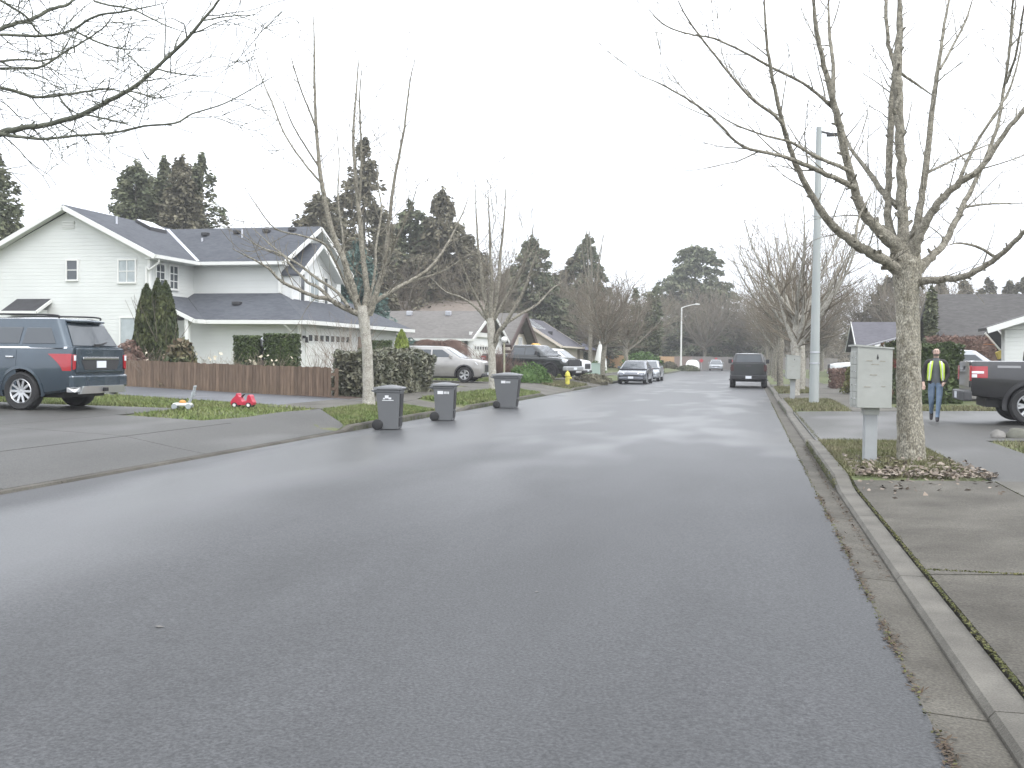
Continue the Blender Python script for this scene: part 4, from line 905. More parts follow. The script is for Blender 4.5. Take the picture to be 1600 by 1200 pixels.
# right hand houses
h6=plain_house('house','house with big plain grey roof behind the trimmed brown hedge',10.2,26,56.5,66,2.55,5.35,'x',m_sidg,m_rfg,m_dark,.5)
win(h6,(13,56.5,1.6),1.4,1.1,'-y',2,1)
# porch house: gable towards the camera on a tapered white pier
zp=gz(10,43); h7=thing('house','white porch house with arched piers at right picture edge','house',(13.6,46,zp),0,'houses along the street'); O=h7.location; zb_=zp-.3; xa=9.7; ya=43.1
b=MB(O); b.box(xa+6,xa+15,ya+3,ya+14,zb_,3.0); b.build('wall',m_sid,h7)
for k,x0 in enumerate((xa,xa+3.5)):
    b=MB(O); P=[(x0,ya,zb_),(x0+.62,ya,zb_),(x0+.62,ya,1.7)]
    for a in range(7): P.append((x0+.62+.75*(1-math.cos(a/6*math.pi/2)),ya,1.7+1.15*math.sin(a/6*math.pi/2)))
    P+=[(x0-.05,ya,2.86)]; b.prism(P,(0,.55,0)); b.build('porch_pier',m_sid,h7,fix=True)
b=MB(O); b.box(xa-.15,xa+8,ya+.02,ya+.53,2.865,3.02); b.build('beam',m_sid,h7)
b=MB(O); b.prism([(xa-.1,ya+.05,3.03),(xa+8,ya+.05,3.03),(xa+8,ya+.05,5.3)],(0,.35,0)); b.build('gable_panel',m_sid,h7,fix=True)
rf=MB(O); slabroof(rf,[(xa-.75,ya-.5,2.93),(xa-.75,ya+1.3,2.93),(xa+7.5,ya+1.3,5.75),(xa+7.5,ya-.5,5.75)],.12); slabroof(rf,[(xa+7.5,ya-.5,5.75),(xa+7.5,ya+1.3,5.75),(xa+15.7,ya+1.3,2.93),(xa+15.7,ya-.5,2.93)],.12); rf.build('roof',m_rfg,h7,fix=True)
edge('barge_board',[((xa+7.5,ya-.53,5.64),(xa-.78,ya-.53,2.81)),((xa+7.5,ya-.53,5.64),(xa+15.7,ya-.53,2.81))],.05,.22,m_twhite,h7)
h8=plain_house('house','far house with blue grey roof beyond the white pickup',9,23,88,97,2.7,4.9,'x',m_sidg,m_rfp,m_twhite,.5)
win(h8,(11,88,1.7),1.2,1.2,'-y',2,1); win(h8,(14,88,1.7),1.2,1.2,'-y',2,1)
h9=plain_house('house','far grey house seen through the right hand tree row',8,20,70,78,2.6,4.3,'y',m_sidg,m_rfp,m_twhite,.4)
for x in (9.4,12,15): win(h9,(x,70,1.6),1.0,1.3,'-y',2,1,m_glassl)
# ------------------------------------------------------------------ vehicles (x forward, y left, z up)
def paint(name,col,rough=.28,metal=.3):
    return M(name,col,rough,metal,col2=tuple(c*.88 for c in col),ns=2.5,coat=.8,spec=.5)
TPL=[(.0,.80),(.0,.90),(.05,.955),(.2,.985),(.45,1.0),(.6,1.0),(.8,.985),(.92,.965),(.985,.935),(1.0,.88),(1.012,.5),(1.015,0)]
TH=[(0,.93),(.05,.955),(.2,.985),(.45,1.0),(.6,1.0),(.8,.985),(.92,.965),(.985,.935)]
def cyl(c,r,h,mat,axis='y',n=28):
    b=MB(); M4=Matrix.Translation(c)@Matrix.Rotation(math.pi/2,4,'X'); b.lathe([(r,-h/2),(r,h/2)],n,M4)
    me=bpy.data.meshes.new('cutter'); me.from_pydata(b.v,[],b.f); me.materials.append(mat); bm=bmesh.new(); bm.from_mesh(me); bmesh.ops.recalc_face_normals(bm,faces=bm.faces); bm.to_mesh(me); bm.free()
    o=bpy.data.objects.new('cutter',me); COL.objects.link(o); return o
def boxcut(x0,x1,y0,y1,z0,z1,mat):
    b=MB(); b.box(x0,x1,y0,y1,z0,z1); me=bpy.data.meshes.new('cutter'); me.from_pydata(b.v,[],b.f); me.materials.append(mat)
    bm=bmesh.new(); bm.from_mesh(me); bmesh.ops.recalc_face_normals(bm,faces=bm.faces); bm.to_mesh(me); bm.free()
    o=bpy.data.objects.new('cutter',me); COL.objects.link(o); return o
def wheel(parent,x,y,R,wd,side,rim=m_alloy,spokes=6,sr=.66):
    M4=Matrix.Translation((x,y,R))@Matrix.Rotation(-side*math.pi/2,4,'X')   # local z points outboard
    b=MB(); h=wd/2
    b.lathe([(R*sr,-h*.8),(R*.9,-h),(R*.975,-h*.82),(R,-h*.5),(R,h*.5),(R*.975,h*.82),(R*.9,h),(R*sr,h*.86),(R*sr*.97,h*.5),(R*sr*.97,-h*.5),(R*sr,-h*.8)],28,M4)
    t=b.build('wheel',m_tyre,parent,smooth=50,fix=True)
    b=MB(); b.lathe([(R*sr*.985,-h*.5),(R*sr*.985,h*.80),(R*sr*.93,h*.90),(R*sr*.86,h*.74),(R*sr*.84,h*.1),(R*sr*.84,-h*.5)],28,M4)
    b.lathe([(0.001,h*.72),(R*.13,h*.70),(R*.15,h*.3)],12,M4)
    for k in range(spokes):
        a=6.283*k/spokes
        for da in ((-.11,.11) if spokes<8 else (0,)):
            p=Vector((math.cos(a)*R*.10,math.sin(a)*R*.10,h*.62)); q=Vector((math.cos(a+da*1.6)*R*sr*.9,math.sin(a+da*1.6)*R*sr*.9,h*.72))
            b.bar(M4@p,M4@q,.050,.03,M4.to_3x3()@Vector((0,0,1)))
    b.build('rim',rim,t,smooth=40,fix=True)
    b=MB(); b.lathe([(R*sr*.93,-h*.45),(R*sr*.93,h*.05)],20,M4); b.lathe([(.001,h*.08),(R*sr*.83,h*.08)],20,M4); b.build('brake_drum',m_black,t,fix=True)
    return t
class Car:
    def __init__(s,name,label,cat,loc,rz,S,group=None):
        s.S=S; s.root=thing(name,label,cat,loc,rz,group); s.paint=S['paint']
        s.top=S['top']; s.plan=S['plan']; s.bot=S['bot']; s.body(); s.cabin(); s.wheels()
    def hw(s,x): return itp(x,s.plan)
    def side(s,x,z):
        zb,zt=itp(x,s.bot),itp(x,s.top); return s.hw(x)*itp((z-zb)/(zt-zb),TH)
    def body(s):
        S=s.S; x0,x1=s.top[0][0],s.top[-1][0]
        xs=sorted(set([round(v,3) for v in rng_(x0,x1,.11)]+[round(p[0],3) for p in s.plan]+[round(p[0],3) for p in s.top]))
        V=[];n=len(TPL)*2-1
        for x in xs:
            zb,zt,h=itp(x,s.bot),itp(x,s.top),s.hw(x); half=[(h*f,zb+(zt-zb)*t) for t,f in TPL]
            V+=[(x,y,z) for y,z in half]+[(x,-y,z) for y,z in half[-2::-1]]
        fs=[(i*n+j,i*n+j+1,(i+1)*n+j+1,(i+1)*n+j) for i in range(len(xs)-1) for j in range(n-1)]
        fs+=[(i*n+n-1,i*n,(i+1)*n,(i+1)*n+n-1) for i in range(len(xs)-1)]
        fs+=[tuple(range(n)),tuple((len(xs)-1)*n+j for j in range(n-1,-1,-1))]
        b=MB(); b.add(V,fs); o=b.build('body',[s.paint,m_black],s.root,fix=True); cut=[]
        for xw in S['axles']:
            for sg in (-1,1):
                cut.append(cyl((xw,sg*(S['W']/2-.12),S['R']*1.02),S['R']*1.17,.62,m_black))
        if S.get('bed'): cut.append(boxcut(*S['bed'],m_black))
        for c in cut:
            c.parent=s.root
            m=o.modifiers.new('cut','BOOLEAN'); m.object=c; m.operation='DIFFERENCE'; m.solver='EXACT'; m.material_mode='TRANSFER'
        dg=bpy.context.evaluated_depsgraph_get(); me=bpy.data.meshes.new_from_object(o.evaluated_get(dg))
        o.modifiers.clear(); o.data=me; me.polygons.foreach_set('use_smooth',[True]*len(me.polygons)); me.set_sharp_from_angle(angle=R_(32))
        for c in cut: bpy.data.objects.remove(c)
        s.o=o
    def cabin(s):
        S=s.S; c=S['cab']; nL=6; nc=5; V=[]; n=4*(nc+1)
        lv=[0,.25,.5,.75,.90,.96,1.0]
        for k,t in enumerate(lv):
            x0=lerp(c['x0'],c['X0'],min(t,.96)); x1=lerp(c['x1'],c['X1'],min(t,.96)); h=lerp(c['w'],c['W'],min(t,.96)); z=lerp(c['z'],c['Z'],t)
            if t==1: x0+=.10;x1-=.12;h-=.10; z=c['Z']
            r=c.get('r',.16)
            for (cx,cy,a0) in ((x1-r,h-r,0),(x0+r,h-r,math.pi/2),(x0+r,-h+r,math.pi),(x1-r,-h+r,1.5*math.pi)):
                for i in range(nc+1):
                    a=a0+i/nc*math.pi/2; V.append((cx+r*math.cos(a),cy+r*math.sin(a),z))
        L=len(lv); fs=[(k*n+j,k*n+(j+1)%n,(k+1)*n+(j+1)%n,(k+1)*n+j) for k in range(L-1) for j in range(n)]
        V.append(((c['X0']+c['X1'])/2,0,c['Z']+.035)); m=len(V)-1; fs+=[((L-1)*n+j,(L-1)*n+(j+1)%n,m) for j in range(n)]
        b=MB(); b.add(V,fs); b.build('cabin',s.paint,s.root,smooth=42,fix=True)
        for w_ in S['win']:          # side windows as (x,z) polygons
            for sg in (1,-1): s.sidewin(w_,sg)
        s.endwin(True,*S['ws']); 
        if 'rw' in S: s.endwin(False,*S['rw'])
    def cy_(s,z): c=s.S['cab']; return lerp(c['w'],c['W'],min(.96,(z-c['z'])/(c['Z']-c['z'])))
    def sidewin(s,poly,sg,name='side_window',mat=m_glass,o0=.002,o1=.012):
        b=MB(); P=[(x,sg*(s.cy_(z)+o0),z) for x,z in poly]; b.prism(P,(0,sg*(o1-o0),0)); return b.build(name,mat,s.root,fix=True,bevel=.004,seg=1)
    def endwin(s,front,z0,z1,w0,w1,name=None,mat=m_glass,o=.004):
        c=s.S['cab']
        def ex(z): t=min(.96,(z-c['z'])/(c['Z']-c['z'])); return (lerp(c['x1'],c['X1'],t)+o) if front else (lerp(c['x0'],c['X0'],t)-o)
        b=MB(); P=[(ex(z0),-w0,z0),(ex(z0),w0,z0),(ex(z1),w1,z1),(ex(z1),-w1,z1)]; b.prism(P,(.012 if front else -.012,0,.006)); return b.build(name or ('windscreen' if front else 'rear_window'),mat,s.root,fix=True,bevel=.003,seg=1)
    def patch(s,name,x0,x1,z0,z1,sg,mat=None,off=.006,th=.02,parent=None,nu=8,nv=6,poly=None):
        V=[];sk=[]
        for j in range(nv+1):
            for i in range(nu+1):
                u,v=i/nu,j/nv
                if poly: x,z=poly(u,v)
                else: x,z=lerp(x0,x1,u),lerp(z0,z1,v)
                V.append((x,sg*(s.side(x,z)+off),z))
        W=[(x,y-sg*th,z) for x,y,z in V]; n=nu+1; N=len(V); fs=[]
        for j in range(nv):
            for i in range(nu): q=(j*n+i,j*n+i+1,(j+1)*n+i+1,(j+1)*n+i); fs.append(q)
        per=[i for i in range(n)]+[j*n+nu for j in range(1,nv+1)]+[nv*n+i for i in range(nu-1,-1,-1)]+[j*n for j in range(nv-1,0,-1)]
        k=len(per); fs+=[(per[i],per[(i+1)%k],N+per[(i+1)%k],N+per[i]) for i in range(k)]
        b=MB(); b.add(V+W,fs); return b.build(name,mat or s.paint,parent or s.root,smooth=35,fix=True)
    def wheels(s):
        S=s.S
        for xw in S['axles']:
            for sg in (1,-1): wheel(s.root,xw,sg*(S['W']/2-.14),S['R'],S.get('tw',.26),sg,S.get('rim',m_alloy),S.get('spokes',6))
        b=MB(); b.box(s.top[0][0]+.35,s.top[-1][0]-.35,-S['W']/2+.34,S['W']/2-.34,itp(0,s.bot)-.07,itp(0,s.bot)+.12); 
        for xw in S['axles']: b.bar((xw,-S['W']/2+.2,S['R']),(xw,S['W']/2-.2,S['R']),.12,.12)
        b.build('chassis',m_black,s.root)
        for xw in S['axles']:
            for sg in (1,-1): pass
    def doors(s,spans,z0,z1,hz):
        for x0,x1 in spans:
            for sg in (1,-1):
                d=s.patch('door',x0+.006,x1-.006,z0,z1,sg,off=.007,nu=10,nv=8)
                b=MB(); xh=x0+.14; y=s.side(xh,hz); b.box(xh-.09,xh+.09,min(sg*y,sg*(y+.05)),max(sg*y,sg*(y+.05)),hz-.018,hz+.018); b.build('handle',s.S.get('handle',s.paint),d,bevel=.01)
    def box(s,name,x0,x1,y0,y1,z0,z1,mat,bevel=.02,parent=None,both=False,label=None):
        for sg in ((1,-1) if both else (1,)):
            b=MB(); b.box(x0,x1,min(sg*y0,sg*y1),max(sg*y0,sg*y1),z0,z1); o=b.build(name,mat,parent or s.root,bevel=bevel,label=label)
        return o
    def arch(s,mat=m_dark,w_=.06):
        S=s.S
        for xw in S['axles']:
            for sg in (1,-1):
                R=S['R']*1.17; V=[];n=20
                for i in range(n+1):
                    a=math.pi*(-.12+1.24*i/n)
                    for rr,o in ((R-.01,-.10),(R-.01,.022),(R+w_,.018),(R+w_,-.03)):
                        x=xw+rr*math.cos(a); z=max(.30,S['R']*1.02+rr*math.sin(a)); x_=max(s.top[0][0]+.02,min(s.top[-1][0]-.02,x)); V.append((x,sg*(s.side(x_,min(z,itp(x_,s.top)-.02))+o),z))
                b=MB(); b.add(V,[(4*i+j,4*i+(j+1)%4,4*(i+1)+(j+1)%4,4*(i+1)+j) for i in range(n) for j in range(4)]+[(0,1,2,3),(4*n+3,4*n+2,4*n+1,4*n)]); b.build('wheel_arch',mat,s.root,smooth=40,fix=True)
def mirror(c,x,z,mat,sz=(.10,.16,.12)):
    for sg in (1,-1):
        y=c.cy_(z+.04); b=MB(); b.bar((x,sg*(y-.03),z),(x,sg*(y+.10),z+.02),.05,.04); b.box(x-sz[0]*.5,x+sz[0]*.5,min(sg*(y+.06),sg*(y+.06+sz[1])),max(sg*(y+.06),sg*(y+.06+sz[1])),z-.02,z+sz[2]); b.build('mirror',mat,c.root,bevel=.025,seg=2)
# --- big blue sport utility, nose to the house
p_blue=paint('paint_blue',(.052,.075,.098),.25,.35)
S=dict(paint=p_blue,W=2.03,R=.405,tw=.285,axles=[-1.50,1.61],spokes=10,
 top=[(-2.66,1.33),(-2.5,1.345),(-1.4,1.345),(.9,1.30),(1.2,1.24),(2.0,1.20),(2.45,1.13),(2.66,1.02)],
 bot=[(-2.66,.46),(-2.45,.40),(-2.0,.34),(2.0,.34),(2.66,.40)],
 plan=[(-2.66,.915),(-2.62,.945),(-2.5,.965),(-2.2,.985),(-1.5,1.0),(1.5,1.0),(2.2,.975),(2.5,.92),(2.66,.78)],
 cab=dict(x0=-2.60,X0=-2.25,x1=1.25,X1=.35,w=.955,W=.77,z=1.31,Z=1.945,r=.22),
 win=[[(-2.30,1.40),(-1.50,1.40),(-1.55,1.73),(-2.12,1.73)],[(-1.42,1.40),(-.42,1.40),(-.42,1.74),(-1.46,1.74)],[(-.33,1.40),(.62,1.40),(.28,1.74),(-.33,1.74)]],
 ws=(1.36,1.86,.80,.68),rw=(1.36,1.80,.76,.62),handle=m_chrome)
gs=gz(-14.9,19.4)
suv=Car('parked_suv','blue sport utility parked nose in beside the side path, seen from behind','car',(-16.25,19.42,gs),math.pi,S,'vehicles on driveways')
suv.doors([(-1.40,-.40),(-.38,.72)],.42,1.27,1.12); suv.arch(p_blue,.05)
for sg in (1,-1):
    suv.patch('taillight',-2.645,-2.14,.84,1.19,sg,m_red,.012,.03,poly=lambda u,v:(lerp(-2.652,lerp(-2.48,-2.14,v**1.5),u),lerp(.84,1.19,v)))
    b=MB(); b.prism([(-2.672,sg*.915,.86),(-2.672,sg*.84,.88),(-2.672,sg*.82,1.17),(-2.672,sg*.915,1.18)],(-.03,0,0)); b.build('taillight',m_red,suv.root,fix=True,bevel=.008)
    b=MB(); b.prism([(-2.70,sg*.905,1.05),(-2.70,sg*.845,1.05),(-2.70,sg*.84,1.16),(-2.70,sg*.905,1.16)],(-.012,0,0)); b.build('reversing_lamp',m_clear,suv.root,fix=True)
    suv.patch('belt_moulding',-2.55,.9,1.30,1.335,sg,m_chrome,.016,.02,nu=20,nv=2)
    b=MB(); pp,rr=smooth_path([(-2.2,sg*.70,1.93),(-2.05,sg*.69,2.0),(-.6,sg*.69,2.02),(.1,sg*.68,2.0),(.28,sg*.68,1.93)],[.02]*5,5); b.tube(pp,rr,8); b.build('roof_rail',m_black,suv.root,smooth=60)
b=MB(); b.box(-2.70,-2.655,-.80,.80,.80,1.31); b.build('tailgate',p_blue,suv.root,bevel=.02)
b=MB(); b.box(-2.725,-2.70,-.62,.62,1.075,1.13); b.build('trim_bar',m_chrome,suv.root,bevel=.008)
b=MB(); b.prism([(-2.704,-.55,.86),(-2.704,.55,.86),(-2.704,.66,1.06),(-2.704,-.66,1.06)],(-.006,0,0)); b.build('plate_recess',m_dark,suv.root,fix=True)
b=MB(); b.box(-2.722,-2.712,-.16,.16,.90,1.045); b.build('number_plate',m_plate,suv.root)
b=MB(); b.prism([(-2.62,-.99,.48),(-2.72,-.93,.48),(-2.76,-.6,.48),(-2.76,.6,.48),(-2.72,.93,.48),(-2.62,.99,.48)],(0,0,.27)); b.build('rear_bumper',p_blue,suv.root,bevel=.04,fix=True)
b=MB(); b.prism([(-2.775,-.80,.36),(-2.775,.80,.36),(-2.79,.70,.52),(-2.79,-.70,.52)],(.06,0,0)); b.prism([(-2.60,.995,.40),(-2.74,.93,.40),(-2.775,.80,.40),(-2.775,.80,.50),(-2.74,.94,.5),(-2.60,1.0,.5)],(0,-.02,0)); b.build('skid_plate',m_alloy,suv.root,bevel=.015,fix=True)
b=MB(); b.prism([(-2.22,-.62,1.875),(-2.40,-.58,1.855),(-2.43,0,1.865),(-2.40,.58,1.855),(-2.22,.62,1.875)],(0,0,.045)); b.build('spoiler',p_blue,suv.root,bevel=.02,fix=True)
b=MB(); b.bar((-2.63,.05,1.37),(-2.60,-.35,1.44),.02,.02); b.box(-2.64,-2.60,-.05,.1,1.34,1.40); b.build('wiper',m_black,suv.root)
mirror(suv,.75,1.36,p_blue)
suv.box('headlight',2.42,2.60,.62,.88,.90,1.06,m_clear,.04,both=True); suv.box('grille',2.60,2.70,-.6,.6,.70,1.0,m_dark,.03); suv.box('front_bumper',2.5,2.74,-.86,.86,.42,.68,p_blue,.06)
b=MB(); b.tube([(-2.5,-.62,.36),(-2.68,-.62,.345)],.04,10); b.build('exhaust',m_chrome,suv.root)
b=MB(); b.box(-2.86,-2.6,-.05,.05,.40,.48); b.build('tow_hitch',m_black,suv.root,bevel=.01)
# --- pickups
def pickup(label,loc,rz,pt,group,name='parked_pickup',bumper=m_chrome,arch=True,rim=m_alloy,cover=False,lamp=None,tail=None):
    tail=tail or m_red; tc=m_clear if tail is m_red else tail
    S=dict(paint=pt,W=2.03,R=.41,tw=.28,axles=[-1.75,1.93],spokes=6,rim=rim,
     top=[(-2.95,1.38),(-2.9,1.40),(-1.0,1.41),(-.95,1.30),(1.1,1.28),(1.3,1.27),(2.4,1.20),(2.75,1.14),(2.94,1.02)],
     bot=[(-2.95,.62),(-2.4,.55),(-1.2,.44),(1.4,.42),(2.5,.46),(2.94,.56)],
     plan=[(-2.95,.955),(-2.9,.975),(-2.5,.99),(-1.75,1.0),(2.1,1.0),(2.6,.975),(2.8,.92),(2.94,.84)],
     cab=dict(x0=-.97,X0=-.78,x1=1.62,X1=.62,w=.955,W=.76,z=1.28,Z=1.93,r=.13),
     win=[[(-.80,1.36),(.08,1.36),(.08,1.76),(-.68,1.76)],[(.16,1.36),(1.18,1.36),(.62,1.76),(.16,1.76)]],
     ws=(1.33,1.85,.80,.66),rw=(1.42,1.82,.70,.62),bed=(-2.86,-1.02,-.80,.80,.86,1.8))
    c=Car(name,label,'pickup',loc,rz,S,group); c.doors([(-.86,.13),(.15,1.30)],.50,1.25,1.12)
    if arch: c.arch(pt if arch=='paint' else m_dark,.075)
    for sg in (1,-1):
        c.patch('taillight',-2.94,-2.62,1.02,1.28,sg,tail,.012,.03)
        b=MB(); b.box(-2.985,-2.945,min(sg*.80,sg*.965),max(sg*.80,sg*.965),.95,1.29); b.build('taillight',tail,c.root,bevel=.012)
        c.patch('lamp_trim',-2.945,-2.70,1.12,1.17,sg,tc,.02,.02); c.patch('lamp_trim',-2.945,-2.84,1.03,1.10,sg,tc,.02,.02)
        c.patch('side_badge',-2.42,-1.95,1.25,1.30,sg,M('badge_grey',(.25,.25,.26),.4),.010,.02,nv=2)
    b=MB(); b.box(-2.975,-2.93,-.79,.79,.80,1.39); t=b.build('tailgate',pt,c.root,bevel=.02)
    b=MB(); b.box(-2.985,-2.97,-.14,.14,1.20,1.28); b.build('handle',m_dark,t)
    b=MB(); b.prism([(-2.93,-.98,.50),(-3.10,-.93,.50),(-3.14,-.5,.50),(-3.14,.5,.50),(-3.10,.93,.50),(-2.93,.98,.50)],(0,0,.22)); b.build('rear_bumper',bumper,c.root,bevel=.03,fix=True)
    b=MB(); b.box(-3.155,-3.142,-.16,.16,.54,.69); b.build('number_plate',m_plate,c.root)
    c.box('headlight',2.62,2.93,.66,.93,.93,1.12,lamp or m_clear,.04,both=True); c.box('grille',2.90,2.985,-.62,.62,.74,1.12,m_dark,.04)
    c.box('front_bumper',2.72,3.02,-.93,.93,.46,.73,bumper,.06); b=MB(); b.box(3.02,3.03,-.17,.17,.52,.66); b.build('number_plate',m_plate,c.root)
    b=MB(); b.bar((-.7,1.04,.42),(1.25,1.04,.42),.12,.05); b.bar((-.7,-1.04,.42),(1.25,-1.04,.42),.12,.05); b.build('running_board',m_dark,c.root)
    if cover:
        b=MB(); b.box(-2.9,-1.0,-.86,.86,1.40,1.45); b.build('bed_cover',m_black,c.root,bevel=.02)
    mirror(c,1.02,1.38,m_dark,(.10,.20,.22)); return c
p_char=paint('paint_charcoal',(.035,.035,.038),.3,.4); p_blk=paint('paint_black',(.022,.026,.026),.22,.2); p_dk=paint('paint_dark_green_black',(.022,.025,.027),.35,.2); p_wht=paint('paint_white',(.78,.79,.80),.3,0)
gv='vehicles on driveways'
pickup('charcoal pickup at the picture edge, tail lamp towards the walking man',(7.86,25.5,gz(7.2,25.5)+.01),R_(-3),p_char,gv,bumper=M('bumper_grey',(.07,.07,.073),.5,metal=.2))
pickup('black pickup parked nose to street behind the yellow hydrant',(-12.45,58.9,gz(-12.5,58.4)+.01),R_(-22),p_blk,gv,rim=m_black,bumper=M('bumper_silver',(.45,.46,.47),.35,metal=.6))
pk=pickup('dark pickup parked at the right kerb down the road, seen from behind',(-.02,60.7,.0),math.pi/2,p_dk,'vehicles parked on the street',rim=m_black,bumper=m_black,cover=True,tail=M('tail_lamp_smoked',(.05,.012,.012),.2,coat=.5))
pickup('white pickup parked nose to street right of utility pole',(8.0,69.5,gz(7,69.5)+.01),math.pi,p_wht,gv,rim=m_black,bumper=m_dark)
# --- tan crossover, silver sedan, far cars
def crossover(name,label,cat,loc,rz,pt,group,k=1.0,H=1.68,L=4.7,suvish=True,glass=m_glass):
    h=L/2; z=.98 if suvish else .90
    if suvish:
        top=[(-h,1.04),(-h+.1,1.10),(-1.2,1.13),(.9,1.12),(1.2,1.11),(1.85,1.08),(h-.14,1.01),(h-.03,.92),(h,.82)]; cab=dict(x0=-h+.10,X0=-h+.62,x1=1.32,X1=.38,w=.86,W=.69,z=1.10,Z=H,r=.16); y1=H-.16
        wins=[[(-h+.62,1.17),(-1.22,1.17),(-1.24,y1),(-h+.86,y1-.04)],[(-1.14,1.17),(-.18,1.17),(-.18,y1),(-1.16,y1)],[(-.10,1.17),(.90,1.17),(.36,y1),(-.10,y1)]]; ws=(1.14,H-.10,.74,.60); rw=(1.10,H-.16,.68,.58)
        dsp=[(-1.2,-.14),(-.12,1.0)]; dz=(.42,1.06)
    else:
        top=[(-h,.82),(-h+.08,.93),(-1.75,.98),(-1.0,.97),(.85,.93),(1.15,.91),(1.8,.80),(h-.15,.70),(h,.58)]; cab=dict(x0=-1.95,X0=-.95,x1=1.35,X1=.22,w=.84,W=.62,z=.93,Z=H,r=.15); y1=H-.13
        wins=[[(-1.45,1.0),(-.50,1.0),(-.50,y1),(-.98,y1-.02)],[(-.42,1.0),(.82,1.0),(.22,y1),(-.42,y1)]]; ws=(.97,H-.08,.72,.54); rw=(1.0,H-.10,.66,.52)
        dsp=[(-1.3,-.46),(-.44,.80)]; dz=(.34,.92)
    S=dict(paint=pt,W=1.83,R=.36 if suvish else .335,tw=.23,axles=[-h+.93,h-.90],spokes=5,top=top,bot=[(-h,.36),(-h+.3,.27),(h-.3,.25),(h,.30)],
     plan=[(-h,.80),(-h+.05,.85),(-h+.3,.885),(-1.2,.905),(1.3,.905),(h-.45,.875),(h-.15,.80),(h,.66)],cab=cab,win=wins,ws=ws,rw=rw)
    c=Car(name,label,cat,loc,rz,S,group); c.doors(dsp,*dz,dz[1]-.10); c.arch(m_dark if suvish else pt,.05)
    zl=.80 if suvish else .60
    for sg in (1,-1):
        b=MB(); y0,y1_=.44,.80; b.prism([(h-.09,sg*.40,zl),(h-.30,sg*.83,zl+.02),(h-.42,sg*.845,zl+.15),(h-.16,sg*.42,zl+.12)],(.05,0,0)); b.build('headlight',m_clear,c.root,fix=True,bevel=.01)
        b=MB(); b.box(-h-.02,-h+.14,min(sg*.60,sg*.84),max(sg*.60,sg*.84),.72,.94); b.build('taillight',m_red,c.root,bevel=.02)
        b=MB(); b.tube([(h-.14,sg*.64,.42),(h-.04,sg*.64,.42)],.055,10); b.build('fog_lamp',m_clear,c.root)
    c.box('grille',h-.12,h+.02,-.48,.48,.50,.84 if suvish else .60,m_dark,.04); c.box('front_bumper',h-.25,h+.05,-.74,.74,.27,.44,m_dark if suvish else pt,.06); c.box('rear_bumper',-h-.06,-h+.2,-.80,.80,.34,.60,pt,.06)
    b=MB(); b.box(h+.045,h+.058,-.16,.16,.36,.48); b.build('number_plate',m_plate,c.root); b=MB(); b.box(-h-.075,-h-.06,-.16,.16,.60,.72); b.build('number_plate',m_plate,c.root)
    mirror(c,.80,1.15 if suvish else .96,pt,(.09,.17,.12)); return c
p_tan=paint('paint_champagne',(.36,.35,.335),.3,.5); p_silv=paint('paint_silver_blue',(.15,.16,.185),.25,.55); p_gry=paint('paint_silver',(.36,.38,.40),.3,.5)
crossover('parked_crossover','champagne crossover parked in front of the white garage, behind the hedge','car',(-14.35,46.6,gz(-14,46.6)+.01),R_(2),p_tan,gv)
crossover('parked_sedan','silver blue sedan parked facing the camera at the left kerb','car',(-6.95,64.6,.0),R_(-91),p_silv,'vehicles parked on the street',H=1.45,L=4.75,suvish=False)
crossover('parked_sedan','pale sedan parked directly behind the silver blue one','car',(-6.85,72.3,.0),R_(-90),p_gry,'vehicles parked on the street',H=1.45,L=4.6,suvish=False)
crossover('parked_crossover','white van like car parked behind the black pickup','car',(-12.0,63.4,gz(-12.6,62)+.01),R_(-12),p_wht,gv,H=1.75,L=4.6)
crossover('parked_crossover','silver crossover behind the charcoal pickup and the green hedge','car',(7.35,39.4,gz(7.3,39.4)+.01),R_(1),p_gry,gv,H=1.78)
crossover('parked_sedan','small pale car parked at end fence, right of the white one','car',(-4.3,139.5,.03),R_(-88),p_gry,'cars by the end fence',H=1.45,L=4.4,suvish=False)
# car under a white cover
b=MB(); V=[];n=15
prof=[(-2.2,.5,.62),(-2.1,.75,.80),(-1.5,.98,.92),(-.8,1.38,.95),(.2,1.42,.95),(.9,1.02,.95),(1.7,.92,.92),(2.1,.72,.80),(2.2,.45,.62)]
for x,zt,hw in prof:
    for j in range(n):
        a=math.pi*j/(n-1); V.append((x,-hw*math.copysign(abs(math.cos(a))**.6,math.cos(a)),.10+(zt-.10)*abs(math.sin(a))**.7))
b.add(V,[(i*n+j,i*n+j+1,(i+1)*n+j+1,(i+1)*n+j) for i in range(len(prof)-1) for j in range(n-1)]+[tuple(range(n)),tuple((len(prof)-1)*n+j for j in range(n-1,-1,-1))])
cv=thing('covered_car','car under a white cover at the end fence','car',(-7.4,139.5,.02),R_(-90),'cars by the end fence'); b.build('cover',m_twhite,cv,smooth=60,fix=True)
